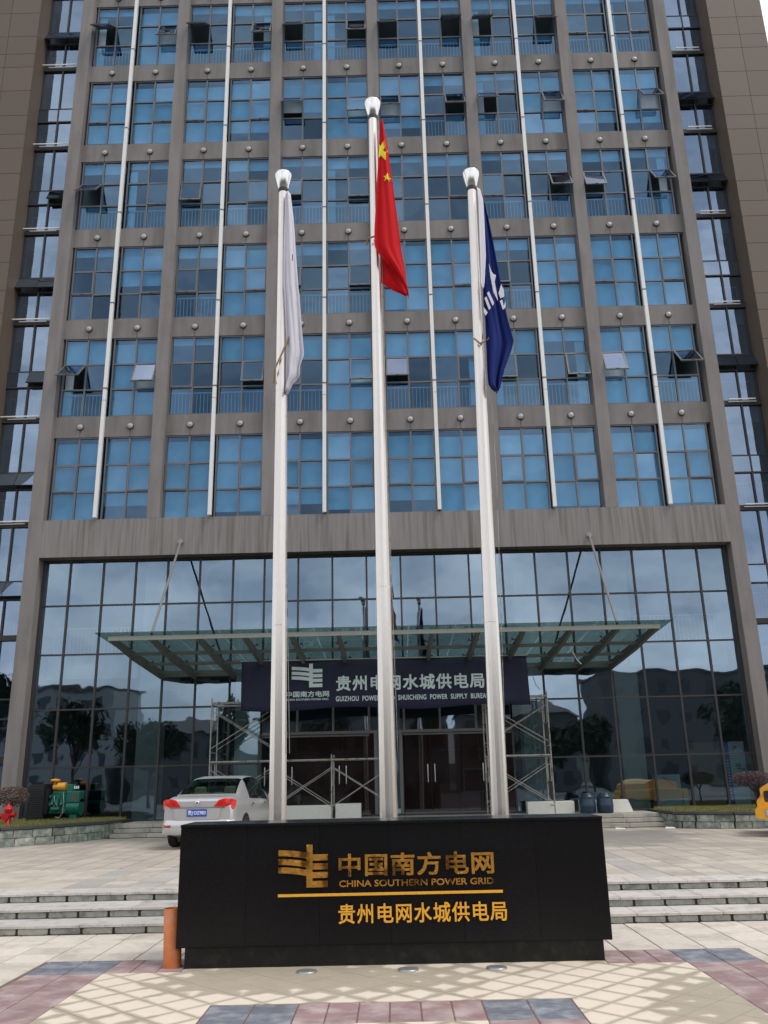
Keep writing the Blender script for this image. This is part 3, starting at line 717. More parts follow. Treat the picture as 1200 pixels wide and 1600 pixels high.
# ---- lobby front
VX = [-11.99, -10.85, -9.72, -8.62, -7.54, -6.45, -5.33, -4.27, -3.13, -1.98, -.83, .32, 1.47, 2.62, 3.74, 4.85, 5.95, 7.05, 8.13, 9.22, 10.32, 11.43]
VX = [v*1.0 for v in VX]; VX[0] = -11.78; VX[-1] = 11.34
HZ = [LZ, 2.35, 4.15, 5.92, 7.55, 9.12]
LY = 28.2
for i in range(21):
    for j in range(5):
        xa, xb = VX[i]+.03, VX[i+1]-.03; za, zz = HZ[j]+.03, HZ[j+1]-.03
        if 7 <= i <= 13 and j < 2: continue
        put('lobby_pane', paneMesh('lobby_pane', xb-xa, zz-za, M['lobby_glass']), bd, (xa, LY+.02, za), (R_(rnd.uniform(-.07, .07)), 0, R_(rnd.uniform(-.09, .09))))
fr = MB()
for i, x in enumerate(VX):
    t = .03 if 0 < i < 21 else .09
    fr.box(x-t, x+t, LY-.03, LY+.08, 4.15 if 8 <= i <= 13 else LZ, 9.12)
for z in HZ[1:-1]:
    if z > 3: fr.box(VX[0], VX[-1], LY-.028, LY+.078, z-.024, z+.024)
    else:
        fr.box(VX[0], VX[7], LY-.028, LY+.078, z-.024, z+.024); fr.box(VX[14], VX[-1], LY-.028, LY+.078, z-.024, z+.024)
fr.box(VX[0], VX[-1], LY-.028, LY+.078, 9.06, 9.12); fr.box(VX[0], VX[-1], LY-.04, LY+.09, LZ-.02, LZ+.05)
fr.obj('lobby_frame', M['dark_alu'], bd)
# entrance: transom lights, doors, side lights
dz0, dz1, dz2 = 3.25, 4.02, LZ
tx = [VX[7], -3.12, -1.97, -.82, .3, 1.45, 2.6, VX[14]]
ef = MB()
for x in tx: ef.box(x-.035, x+.035, LY-.03, LY+.08, dz0, 4.12)
ef.box(VX[7]+.03, VX[14]-.03, LY-.026, LY+.078, dz0-.045, dz0+.045)
for x in (-.62, .18): ef.box(x-.05, x+.05, LY-.028, LY+.078, LZ, dz0-.045)
ef.obj('entrance_frame', M['alu'], bd)
for a, b in zip(tx, tx[1:]):
    put('transom_pane', paneMesh('transom_pane', b-a-.08, 4.12-dz0-.06, M['lobby_glass']), bd, (a+.04, LY+.02, dz0+.05))
put('side_light', paneMesh('side_light', .68, dz0-LZ-.1, M['lobby_glass']), bd, (-.57+.02, LY+.02, LZ+.04))
M['door_glass'] = glass('door_glass', (.8, .85, .95), .05, (.55, .57, .58), wav=0, edge=.3)
def door(x0, w_, hside):
    d = put('glass_door', MB().box(0, w_, 0, .012, .05, 2.42, mis=[0, 1, 1, 1, 1, 1]).mesh('glass_door', [M['door_glass'], M['clear']]), bd, (x0, LY+.03, LZ+.02))
    fm = MB(); fm.box(0, w_, -.012, .02, 0, .07); fm.box(0, w_, -.012, .02, 2.40, 2.45); fm.obj('door_rail', M['alu'], d)
    hx = .1 if hside < 0 else w_-.1
    h = MB(); h.tube((hx, -.06, .95), (hx, -.06, 1.5), .017, n=8); h.tube((hx, -.06, 1.02), (hx, .01, 1.02), .012, n=6); h.tube((hx, -.06, 1.43), (hx, .01, 1.43), .012, n=6)
    h.obj('handle', M['chrome'], d)
for x0, hs in ((-4.23, -1), (-3.37, -1), (-2.52, 1), (-1.66, -1)): door(x0, .84, hs)
for x0, hs in ((.26, 1), (1.13, -1), (2.0, 1), (2.87, -1)): door(x0, .85, hs)
# lobby interior
li = MB()
li.box(-11.75, 11.3, 28.32, 38, LZ-.2, LZ+.0, 1); li.box(-11.75, 11.3, 36, 36.2, LZ, 9.1, 0); li.box(-11.75, 11.3, 28.32, 36, 9.0, 9.1, 0)
li.box(-11.77, -11.6, 28.32, 36, LZ, 9, 0); li.box(11.17, 11.32, 28.32, 36, LZ, 9, 0)
li.obj('lobby_room', [M['lobby_dark'], M['lobby_floor']], bd)
MB().box(-11.6, -8.6, 28.9, 35, 5.2, 5.95).obj('mezzanine', M['lobby_column'], bd); MB().box(7.9, 11.15, 28.9, 35, 5.2, 5.95).obj('mezzanine', M['lobby_column'], bd)
put('railing', rail_mesh(2.9), bd, (-11.5, 29.0, 5.97)); put('railing', rail_mesh(3.1), bd, (7.95, 29.0, 5.97))
for x in (-8.15, 7.75, -.2, -4.9, 4.6): MB().box(x-.38, x+.38, 29.1, 29.8, LZ, 9).obj('lobby_column', M['lobby_column'], bd)
for i in range(9):
    for j in range(3):
        MB().box(-4.4+i*.95, -3.47+i*.95, 31.0, 31.05, LZ+.01+j*1.0, LZ+.99+j*1.0).obj('wall_panel', M['lobby_wall'], bd)
fi = MB(); 
for (a, b, c, d) in ((2.3, 2.36, 1.3, 2.1), (3.1, 3.16, 1.3, 2.1), (2.36, 3.1, 1.3, 1.36), (2.36, 3.1, 2.04, 2.1)): fi.box(a, b, 30.9, 30.95, c, d)
fi.obj('picture_frame', M['alu'], bd)

# =================================================================== CANOPY
can = thing('entrance_canopy', 'green glass canopy on steel beams above the building entrance, hung from two tie rods', 'canopy', (0, 28, 5.4)); can.location = (0, 0, 0)
def zc(y): return 5.63-(y-22.7)*.058          # underside of glass
BX = [-7.5, -6.45, -5.2, -3.96, -2.7, -1.45, -.2, 1.05, 2.28, 3.5, 4.76, 6.0, 7.02]
for x in BX:
    def seg(y0, y1, d0, d1):
        vs = []
        for y, d in ((y0, d0), (y1, d1)):
            for dx in (-.045, .045): vs += [(x+dx, y, zc(y)-.03-d), (x+dx, y, zc(y)-.03)]
        return vs, [(0, 1, 3, 2)[::-1], (4, 5, 7, 6), (0, 4, 6, 2), (1, 3, 7, 5), (0, 1, 5, 4), (2, 6, 7, 3)]
    mb = MB()
    for a in ((22.74, 25.0, .13, .24), (25.0, 28.17, .24, .26)): mb.add(*seg(*a))
    b_ = mb.obj('beam', M['canopy_steel'], can)
    for y in (24.2, 26.4):
        for dx in (-.13, .13): MB().tube((x+dx, y, zc(y)-.05), (x+dx, y, zc(y)+.0), .03, n=8).tube((x, y, zc(y)-.05), (x+dx, y, zc(y)-.05), .012, n=6).obj('glass_clamp', M['dark'], b_)
for y, hh in ((24.5, .09), (26.1, .09), (27.5, .08), (28.1, .10)):
    MB().box(BX[0], BX[-1], y-.035, y+.035, zc(y)-.16-hh/2, zc(y)-.16+hh/2).obj('purlin', M['canopy_steel'], can)
MB().box(BX[0]-.06, BX[-1]+.06, 22.66, 22.74, zc(22.7)-.15, zc(22.7)-.04).obj('front_rail', M['canopy_edge'], can)
ge = [-7.85]+[(BX[i]+BX[i+1])/2 for i in range(1, 11)]+[7.35]
for a, b in zip(ge, ge[1:]):
    for y0, y1 in ((22.35, 25.3), (25.31, 28.17)):
        mb = MB(); vs = []
        for y in (y0, y1):
            for x in (a+.006, b-.006): vs += [(x, y, zc(y)+.0), (x, y, zc(y)+.016)]
        mb.add(vs, [(0, 1, 3, 2)[::-1], (4, 5, 7, 6), (0, 1, 5, 4), (2, 6, 7, 3)], 1).add(vs, [(0, 4, 6, 2)], 0).add(vs, [(1, 3, 7, 5)], 1)
        mb.obj('glass_panel', [M['canopy_glass'], M['clear']], can)
for (xa, za, xb) in ((-7.04, 9.55, -6.43), (6.65, 9.45, 5.98)):
    MB().tube((xa, FY-.02, za), (xb, 22.75, zc(22.8)+.02), .036, n=10).tube((xa, FY, za), (xa, FY-.06, za), .09, n=12).obj('tie_rod', M['rod'], can)
MB().path([(5.05, 24.6, 5.45), (5.1, 24.6, 5.2), (5.2, 24.55, 4.95), (5.32, 24.5, 4.8)], .012).obj('loose_wire', M['white'], can)

# banner below canopy
bn = thing('banner', 'navy fabric banner with pale lettering hanging under the glass canopy', 'banner', (0, 0, 0))
v = []; f = []
nx_, nz_ = 60, 8
for j in range(nz_+1):
    for i in range(nx_+1):
        x = -4.56+(4.0+4.56)*i/nx_; t = j/nz_
        z = 5.27+.0*x-(1.44+.05*math.sin(i*.21))*t
        v.append((x+.04*t*(1 if i == nx_ else 0), 26+.018*math.sin(x*1.9+t*2)+.012*math.sin(x*5.3)*t, z))
for j in range(nz_):
    for i in range(nx_): a = j*(nx_+1)+i; f.append((a, a+1, a+nx_+2, a+nx_+1))
me = MB().add(v, f, 0, True); o = me.obj('fabric', M['banner'], bn)
sm = o.modifiers.new('s', 'SOLIDIFY'); sm.thickness = .01
MB().tube((-4.6, 26, 5.285), (4.05, 26, 5.285), .02, n=8).obj('top_bar', M['canopy_edge'], bn)
by = 25.955
logo_mb(-3.05, -2.13, 4.47, 5.17, by-.004, by+.004).obj('emblem', M['banner_text'], bn)
text('chinese_lettering', '中国南方电网', -3.22, -1.93, 4.185, 4.36, by, M['banner_text'], bn, bold=.02)
text('english_lettering', 'CHINA SOUTHERN POWER GRID', -3.20, -1.95, 4.09, 4.145, by, M['banner_text'], bn, bold=.02)
text('chinese_lettering', '贵州电网水城供电局', -1.72, 2.70, 4.34, 4.79, by, M['banner_text'], bn, bold=.022, spacing=1.12)
text('english_lettering', 'GUIZHOU  POWER  GRID  SHUICHENG  POWER  SUPPLY  BUREAU', -1.73, 2.83, 4.04, 4.19, by, M['banner_text'], bn, bold=.015, spacing=1.1)

# =================================================================== MONUMENT
mo = thing('monument_sign', 'low black granite wall with gold emblem and lettering in front of the three flagpoles', 'monument', (0, 0, 0))
MB().box(-2.34, 2.21, 10.0, 10.62, .2, 1.40).obj('core', M['granite'], mo)
MB().box(-2.28, 2.15, 10.02, 10.6, -.02, .196).obj('plinth', M['plinth'], mo)
jx = [-2.37, -1.64, -.85, -.09, .69, 1.49, 2.24]
for a, b in zip(jx, jx[1:]):
    MB().cbox(a+.0008, b-.0008, -.6, .6, -.03, 0, .0012).obj('granite_panel', M['granite'], mo, (0, 9.98, .2+.6+.015), ).rotation_euler = (R_(90), 0, 0)
for a, b in zip(jx, jx[1:]): MB().cbox(a+.0015, b-.0015, 9.95, 10.66, 1.402, 1.432, .004).obj('cap_stone', M['granite'], mo)
for x, s in ((-2.37, 1), (2.21, 1)): MB().box(x, x+.027, 9.985, 10.64, .2, 1.40).obj('end_panel', M['granite'], mo)
my = 9.948
logo_mb(-1.29, -.755, .775, 1.205, my-.012, my+.004).obj('emblem', M['gold'], mo)
MB().box(-1.29, 1.11, my-.008, my+.004, .685, .712).obj('underline', M['gold_paint'], mo)
text('chinese_lettering', '中国南方电网', -.64, 1.03, .875, 1.105, my, M['gold'], mo, depth=.012, bold=.022, spacing=1.06)
text('english_lettering', 'CHINA SOUTHERN POWER GRID', -.635, 1.02, .772, .838, my, M['gold'], mo, depth=.008, bold=.02)
text('chinese_lettering', '贵州电网水城供电局', -.645, 1.14, .412, .605, my, M['gold_paint'], mo, depth=.012, bold=.013, spacing=1.1)
for x in (-.96, .08, .98):
    n_ = {-.96: 'left end', .08: 'middle', .98: 'right end'}[x]
    g = MB().lathe([(.105, 0), (.105, .014), (.085, .018)], n=24).obj('ground_light', M['steel_disc'], None, (x, 9.74, 0), label='round recessed ground light in the sandy paving below the %s of the gold lettering' % {-.96: 'emblem, leftmost', .08: 'middle', .98: 'right end'}[x].replace('emblem, leftmost', 'emblem'), cat='ground light', group='ground lights before the monument')
    if x == -.96: g['label'] = 'round recessed ground light in the paving below the gold emblem'
    elif x == .08: g['label'] = 'round recessed ground light with pale lens, middle one of three'
    else: g['label'] = 'round recessed ground light with dark lens, rightmost of three'
    MB().lathe([(.08, .018), (.06, .022)], n=24).obj('lens', M['uplight_glass'] if x > .5 else M['steel_disc'], g)
# orange pipe
op = MB(); 
prof = [(.095, 0), (.095, .58), (.085, .58), (.085, .02)]
op.lathe(prof, n=28)
o = op.obj('orange_pipe', M['orange'], None, (-2.43, 10.12, 0), rot=(0, R_(-2.0), 0), label='upright stub of orange plastic pipe beside the black granite wall', cat='pipe')

# =================================================================== FLAGPOLES, FLAGS
def pole(xb, xt, zt, zcap, label, capr=.135):
    t = thing('flagpole', label, 'flagpole', (xb, 11.3, 0), group='flagpoles behind the monument')
    dx = xt-xb
    MB().tube((0, 0, 0), (dx, 0, zt), .118, .068, n=14, smooth=False).obj('pole', M['pole'], t)
    for zz in (zt*.36, zt*.68): MB().lathe([(.118-.05*zz/zt+.001, 0), (.118-.05*zz/zt+.0015, .012)], n=14).obj('seam', M['pole'], t, (dx*zz/zt, 0, zz))
    MB().lathe([(.072, 0), (.078, .04), (.08, .06)], n=20).obj('collar', M['dark'], t, (dx, 0, zt))
    MB().lathe([(.065, .05), (.075, .06), (capr*.95, .27), (capr, .31), (capr*.97, .335), (capr*.88, .345), (.02, .35)], n=24).obj('cap', M['cap'], t, (dx, 0, zt))
    MB().path([(dx+.085, -.03, zt-.05), (dx+.10, -.05, zt*.55), (.13, -.0, 2.2)], .004, n=5).obj('halyard', M['scaf'], t)
    return t
p1 = pole(-1.475, -1.54, 10.62, 11.0, 'left of the three flagpoles, carrying the limp white flag')
p2 = pole(-.10, -.12, 11.96, 12.35, 'tallest flagpole, in the middle, carrying the red flag')
p3 = pole(1.265, 1.395, 10.56, 10.97, 'right of the three flagpoles, carrying the dark blue flag')
rp = MB()
for (px, z, tw) in ((-1.50, 8.35, 0),):
    pass
def ring(pts, name='tie_rope', par=None): MB().path(pts, .014, n=6).obj(name, M['rope'], par)
ring([(.13, -.08, 8.2), (.02, -.13, 7.9), (-.13, -.10, 7.55), (-.16, -.02, 7.35)], par=p1); ring([(.10, -.10, 8.15), (.14, -.08, 7.7)], par=p1)
ring([(-.16, -.03, 9.62), (-.12, -.12, 9.68), (.02, -.12, 9.72)], par=p2)
ring([(.02, -.11, 7.95), (.10, -.14, 7.85), (.24, -.08, 7.95), (.24, .0, 8.15)], par=p3)

KX = 11.18
def pxy(x, y, Y):
    r = Fw+R2*((x-600)/1340)-U2*((y-800)/1340); t = Y/r.y; return (r.x*t, r.z*t+1.9)
def cloth(name, rows, m, parent, folds, amp, Y0=KX, nu=26, label=None, ysign=-1, mats=None, mfn=None):
    """rows: (py, xl, xr) outline of the hanging cloth"""
    rows = sorted(rows); nv = 60
    py = np.linspace(rows[0][0], rows[-1][0], nv); xl = np.interp(py, [r[0] for r in rows], [r[1] for r in rows]); xr = np.interp(py, [r[0] for r in rows], [r[2] for r in rows])
    mb = MB(); vs = []
    def yo(u, t): return Y0+amp*(.35+.65*t)*(math.sin(u*folds*math.pi+t*1.3)+.45*math.sin(u*folds*2.3*math.pi-t*2.1+.6))+.05*u-.02
    for j in range(nv):
        t = j/(nv-1)
        for i in range(nu+1):
            u = i/nu; x, z = pxy(xl[j]+(xr[j]-xl[j])*u, py[j]+ (0), Y0)
            vs.append((x, yo(u, t), z))
    fs = []; ms = []
    for j in range(nv-1):
        for i in range(nu):
            a = j*(nu+1)+i
            mi = mfn(i/nu, j/(nv-1)) if mfn else 0
            mb.f.append((a, a+nu+1, a+nu+2, a+1)); mb.m.append(mi); mb.sm.append(True)
    mb.v = vs
    o = mb.obj(name, mats or [m], parent); s = o.modifiers.new('s', 'SOLIDIFY'); s.thickness = .006; s.offset = 1
    if label: o['label'] = label
    def surf(px, pyy):
        x_l = np.interp(pyy, [r[0] for r in rows], [r[1] for r in rows]); x_r = np.interp(pyy, [r[0] for r in rows], [r[2] for r in rows])
        u = (px-x_l)/max(1, x_r-x_l); t = (pyy-rows[0][0])/(rows[-1][0]-rows[0][0]); x, z = pxy(px, pyy, Y0)
        return (x, yo(u, t)-.016, z)
    return o, surf
f1 = thing('flag', 'plain white flag hanging limp from the left flagpole', 'flag', (0, 0, 0), group='flags on the three poles')
cloth('cloth', [(300, 446, 453), (340, 445, 458), (400, 443, 462), (450, 443, 466), (455, 444, 467), (520, 447, 472), (552, 447, 475), (562, 447, 472), (568, 447, 469), (588, 447, 468), (596, 447, 458), (612, 446, 449)], M['white_cloth'], f1, 2.6, .055)
a_, b_2 = pxy(457, 402, 11.08); MB().box(a_-.006, a_+.006, 11.075, 11.082, b_2-.06, b_2+.05).obj('dark_mark', M['dark'], f1)
f2 = thing('flag', 'red flag with yellow stars hanging limp from the tallest flagpole', 'flag', (0, 0, 0), group='flags on the three poles')
# back layer then front fold
cloth('cloth', [(188, 594, 598), (230, 592, 606), (300, 588, 616), (360, 585, 624), (385, 585, 627), (400, 594, 630), (420, 613, 633), (440, 628, 636), (452, 635, 638), (461, 637.3, 638.2)], M['soft_red'], f2, 2.2, .05, Y0=11.12)
cloth('hem_fold', [(376, 588, 600), (400, 589, 612), (420, 590, 622), (438, 590, 632), (446, 601, 636), (455, 615, 638), (462, 634, 638.4)], M['soft_red'], f2, 1.6, .03, Y0=11.26)
_, srf = None, None
def star(cx, cyp, r, rot, name='star', sq=1.0, cut=None, Y0=11.12):
    rows = [(188, 594, 598), (230, 592, 606), (300, 588, 616), (360, 585, 624), (385, 585, 627), (400, 594, 630)]
    pts = []
    for k in range(10):
        a = rot+k*math.pi/5; q = r if k % 2 == 0 else r*.42
        px, py = cx+q*math.sin(a)*sq, cyp-q*math.cos(a)
        xl = np.interp(py, [r_[0] for r_ in rows], [r_[1] for r_ in rows])+.6; xr = np.interp(py, [r_[0] for r_ in rows], [r_[2] for r_ in rows])-.6
        pts.append((min(max(px, xl), xr), py))
    n = 10; mb = MB()
    def P(px, py):
        xl = np.interp(py, [r_[0] for r_ in rows], [r_[1] for r_ in rows]); xr = np.interp(py, [r_[0] for r_ in rows], [r_[2] for r_ in rows])
        u = (px-xl)/(xr-xl); t = (py-188)/(461.-188); x, z = pxy(px, py, Y0)
        return (x, Y0+.05*(.35+.65*t)*(math.sin(u*2.2*math.pi+t*1.3)+.45*math.sin(u*2.2*2.3*math.pi-t*2.1+.6))+.05*u-.02-.014, z)
    vs = [P(cx, cyp)]; fs = []
    for k in range(n):
        a, b = pts[k], pts[(k+1) % n]
        for h in range(3): vs.append(P(a[0]+(b[0]-a[0])*h/3, a[1]+(b[1]-a[1])*h/3))
    for k in range(30): fs.append((0, 1+k, 1+(k+1) % 30))
    mb.add(vs, fs); o = mb.obj(name, M['yellow'], f2); s = o.modifiers.new('s', 'SOLIDIFY'); s.thickness = .003
star(597, 236, 18, .25, sq=.9); star(605, 279, 6.8, .1)
f3 = thing('flag', 'dark blue flag with white emblem folds hanging limp from the right flagpole', 'flag', (0, 0, 0), group='flags on the three poles')
cloth('cloth', [(303, 751, 754), (340, 752, 763), (380, 753, 771), (430, 754, 780), (470, 755, 787), (500, 758, 793), (520, 759, 799), (534, 759, 802.5), (548, 760, 799), (575, 761, 789), (590, 762, 785), (600, 763, 783), (607, 768, 781), (611, 774, 779)], M['blue_cloth'], f3, 3.2, .06)
cloth('white_sleeve', [(294, 745, 750), (310, 747, 755), (345, 748, 757), (400, 750, 759), (440, 751, 757), (450, 753, 755.5)], M['white_cloth'], f3, 1.0, .01, Y0=11.05)
def decal(poly):
    vs = [(pxy(px, py, 11.04)[0], 11.04, pxy(px, py, 11.04)[1]) for px, py in poly]; n = len(vs)
    vs2 = [(x, y+.006, z) for x, y, z in vs]
    MB().add(vs+vs2, [tuple(range(n)), tuple(range(n, 2*n))[::-1]]+[(k, n+k, n+(k+1) % n, (k+1) % n) for k in range(n)]).obj('emblem', M['white_cloth'], f3)
decal([(764, 412), (768, 424), (771, 428), (775, 430), (773, 440), (777, 462), (778, 470), (771, 456), (766, 430)])
decal([(761, 458), (764, 455), (772, 473), (770, 478)]); decal([(757, 466), (760, 463), (767, 481), (764, 484)]); decal([(756, 480), (762, 488), (759, 493), (756, 488)])
decal([(779, 458), (783, 444), (787, 452), (788, 463), (782, 466)]); decal([(781, 470), (785, 468), (787, 478), (790, 470), (790, 480), (786, 484)])

# =================================================================== SCAFFOLDS
def scaffold(name, label, xs, lifts, y0=26.75, y1=27.75):
    t = thing('scaffold', label, 'scaffolding', (xs[0], y0, LZ), group='scaffolds at the entrance'); ox, oz = xs[0], LZ
    H = 1.72; r = .021
    for i, x in enumerate(xs):
        nl = max(lifts[max(0, i-1)] if i > 0 else 0, lifts[i] if i < len(lifts) else 0)
        for lv in range(nl):
            mb = MB(); z = lv*H
            for y in (0, y1-y0): mb.tube((x-ox, y, z), (x-ox, y, z+H+(.12 if lv == nl-1 else 0)), r, n=8)
            for zz in (z+H-.06, z+H*.55, z+.25): mb.tube((x-ox, 0, zz), (x-ox, y1-y0, zz), r*.8, n=6)
            for y in (.25, y1-y0-.25): mb.tube((x-ox, y, z+H*.55), (x-ox, y, z+H-.06), r*.7, n=6)
            mb.obj('end_frame', M['scaf'], t)
    for i in range(len(xs)-1):
        for lv in range(lifts[i]):
            z = lv*H; a, b = xs[i]-ox, xs[i+1]-ox
            for y in (0, y1-y0):
                MB().tube((a, y, z+.35), (b, y, z+H-.25), .013, n=6).tube((a, y, z+H-.25), (b, y, z+.35), .013, n=6).obj('cross_brace', M['scaf'], t)
            for y in (0, y1-y0): MB().tube((a, y, z+H-.03), (b, y, z+H-.03), .027, n=8).obj('ledger', M['scaf'], t)
        if lifts[i] == 2: MB().box(a if False else xs[i]-ox, xs[i+1]-ox, .1, .55, 2*H-.02, 2*H+.02).obj('deck_board', M['scaf'], t)
    return t
scaffold('scaffold', 'rusty tube scaffold behind the silver car and left flagpoles, two lifts high at one end', [-5.58, -3.74, -1.92, -.1], [2, 1, 1])
scaffold('scaffold', 'two-lift tube scaffold behind the right flagpole beside the barrels', [2.78, 4.66], [2])

# boards, barrels
def lowboard(x0, x1, z1, label):
    MB().cbox(x0, x1, 27.35, 27.75, LZ, z1, .01).obj('foam_board', M['foam'], None, label=label, cat='board', group='white boards on the landing')
lowboard(-3.65, -1.95, 1.09, 'low white board on the landing between the two left flagpoles, longer piece')
lowboard(-1.85, -1.08, 1.12, 'short low white board on the landing at the middle flagpole')
lowboard(3.95, 5.35, 1.06, 'low white board on the landing between the right scaffold and the barrels')
MB().prism([(5.55, LZ), (7.12, LZ), (6.98, 1.07), (5.55, 1.07)], 27.4, 27.7).obj('foam_board', M['foam'], None, label='white board with a slanted right end standing behind the two barrels', cat='board', group='white boards on the landing')
def barrel(x, label):
    t = thing('barrel', label, 'barrel', (x, 27.05, LZ), group='barrels on the landing')
    MB().lathe([(.20, 0), (.235, .03), (.245, .2), (.25, .22), (.245, .24), (.235, .42), (.20, .50), (.17, .53)], n=24).obj('drum', M['barrel'], t)
    MB().lathe([(.16, .53), (.165, .56), (.05, .57)], n=20).obj('lid', M['barrel'], t)
    MB().path([(-.19, -.10, .42), (-.1, -.24, .46), (.08, -.24, .45), (.19, -.1, .40)], .016, n=6).obj('handle', M['barrel'], t)
barrel(5.68, 'dark navy plastic barrel beside the right scaffold, left of the pair')
barrel(6.2, 'dark navy plastic barrel nearer the planter wall, right of the pair')

# =================================================================== SILVER SEDAN
car = thing('sedan', 'silver four-door sedan parked on the plaza with its rear towards the camera', 'car', (-4.66, 21.15, PZ), (0, 0, R_(-7)))
Wd = .90
def top_z(y):
    return float(np.interp(y, [0, .06, .3, .62, .9, 1.25, 1.55, 1.9, 2.4, 2.8, 3.2, 3.55, 4.1, 4.5, 4.6], [.98, 1.045, 1.075, 1.09, 1.24, 1.40, 1.475, 1.50, 1.495, 1.42, 1.18, 1.0, .90, .72, .60]))
def half_w(y): return float(np.interp(y, [0, .05, .2, .6, 2.2, 3.9, 4.4, 4.6], [.79, .83, .875, .90, .915, .89, .80, .62]))
def belt(y): return float(np.interp(y, [0, .3, 1.2, 3.3, 4.2, 4.6], [.95, 1.00, 1.00, .93, .80, .58]))
def bot(y): return float(np.interp(y, [0, .5, 4.2, 4.6], [.30, .22, .22, .28]))
def cs(y):
    W, T, B, b = half_w(y), top_z(y), belt(y), bot(y); B = min(B, T-.03)
    g = max(0, (T-B)); cab = min(1, g/.42)
    tw = W*(.86-.14*cab)
    return [(0, b), (W*.7, b), (W*.93, b+.05), (W*.985, b+.18), (W, b+.36), (W*.995, B-.16), (W*.965, B-.04), (W*.925, B+.005),
            (tw+(W*.925-tw)*.62, B+g*.38), (tw+(W*.925-tw)*.25, B+g*.74), (tw*.965, B+g*.93), (tw*.80, B+g*.985), (tw*.42, T-.003), (0, T)]
NS = 56; Ys = [4.6*(k/(NS-1)) for k in range(NS)]
full = []
for y in Ys:
    c = cs(y); full.append([(x, z) for x, z in c]+[(-x, z) for x, z in c[-2:0:-1]])
K = len(full[0]); mb = MB()
for y, c in zip(Ys, full): mb.v += [(x, y, z) for x, z in c]
# openings for glass, cut from the shell by panel
def cell_is_glass(j, i):
    y = (Ys[j]+Ys[j+1])/2; ii = i if i < 13 else K-1-i
    T, B = top_z(y), belt(y)
    if 7 <= ii <= 9 and 1.4 < y < 3.15 and T-B > .30: return 'side'
    if 10 <= ii <= 12 and .66 < y < 1.42: return 'rear'
    if 10 <= ii <= 12 and 2.78 < y < 3.5: return 'front'
    return None
gl = {'side': [], 'rear': [], 'front': []}
for j in range(NS-1):
    for i in range(K):
        q = (j*K+i, j*K+(i+1) % K, (j+1)*K+(i+1) % K, (j+1)*K+i)
        g = cell_is_glass(j, i)
        if g: gl[g].append((q, i))
        else: mb.f.append(q); mb.m.append(0); mb.sm.append(True)
mb.f.append(tuple(range(K))[::-1]); mb.m.append(0); mb.sm.append(False)
mb.f.append(tuple((NS-1)*K+k for k in range(K))); mb.m.append(0); mb.sm.append(False)
mb.obj('body', M['car'], car)
V = mb.v
def sub(qs, nm, m, parent=car):
    idx = {}; vs = []; fs = []
    for q in qs:
        r = []
        for a in q:
            if a not in idx: idx[a] = len(vs); vs.append(V[a])
            r.append(idx[a])
        fs.append(tuple(r))
    return MB().add(vs, fs, 0, True).obj(nm, m, parent)
sub([q for q, i in gl['rear']], 'rear_window', M['car_glass']); sub([q for q, i in gl['front']], 'windscreen', M['car_glass'])
for sgn in (0, 1):
    for ya, yb, nm in ((1.3, 2.02, 'side_window'), (2.02, 3.2, 'side_window')):
        sub([q for q, i in gl['side'] if (i >= 13) == bool(sgn) and ya <= V[q[0]][1]+.04 < yb], nm, M['car_glass'])
# interior
it = MB(); it.box(-.72, .72, .7, 3.2, .45, .86); it.box(-.66, .66, .72, 1.2, .86, 1.03)
it.obj('interior', M['seat_dark'], car)
for x in (-.38, .38): MB().cbox(x-.30, x+.30, 1.22, 1.36, .8, 1.14, .05).cbox(x-.14, x+.14, 1.22, 1.32, 1.12, 1.27, .04).obj('seat', M['cream'], car)
for x in (-.22, .20): MB().lathe([(.02, 0), (.22, .02), (.25, .06), (.20, .10), (.03, .12)], n=16).obj('cushion', M['cream'], car, (x, .98, 1.03))
MB().box(-.14, .14, .80, .86, 1.09, 1.125).obj('brake_light', M['tail_dark'], car)
car.scale = (1, 1, 1.085)
# rear details
MB().box(-.66, .66, -.012, .0, .842, .852).obj('boot_seam', M['dark'], car)
def curvedx(poly, off, name, m, par=car):
    """panel lying on the tail: (x,z) outline wrapped to the rounded corner"""
    n = len(poly)
    def P(x, z):
        ax = abs(x); y = 0 if ax < .72 else (ax-.72)**1.6*2.6
        return (x, y-off, z)
    vs = [P(x, z) for x, z in poly]+[(x, P(x, z)[1]+.03+off, z) for x, z in poly]
    cx = sum(p[0] for p in poly)/n; cz = sum(p[1] for p in poly)/n
    vs.append(P(cx, cz))
    return MB().add(vs, [(2*n, k, (k+1) % n) for k in range(n)]+[(k, n+k, n+(k+1) % n, (k+1) % n) for k in range(n)], 0).obj(name, m, par)
for s in (-1, 1):
    tl = curvedx([(s*a, b) for a, b in ((.40, .865), (.52, 1.00), (.66, 1.03), (.80, 1.02), (.885, .99), (.875, .86), (.84, .80), (.80, .855), (.6, .862))], .022, 'tail_light', M['tail'])
    curvedx([(s*a, b) for a, b in ((.50, .90), (.57, .97), (.63, .97), (.60, .90))], .027, 'lamp_lens', M['tail_dark'], tl)
    curvedx([(s*a, b) for a, b in ((.70, .89), (.73, .96), (.80, .96), (.79, .89))], .030, 'lamp_lens', M['tail_dark'], tl)
    curvedx([(s*a, b) for a, b in ((.62, .45), (.78, .45), (.79, .50), (.60, .50))], .085, 'reflector', M['tail_dark'])
bp = MB(); 
prof = [(-.02, .30), (-.06, .34), (-.075, .42), (-.07, .52), (-.045, .58), (-.01, .60)]
vs = []; nxx = 24
for i in range(nxx+1):
    x = -.87+1.74*i/nxx; e = max(0, abs(x)-.70); dy = e**1.7*3.2
    for (yy, zz) in prof: vs.append((x, yy+dy, zz))
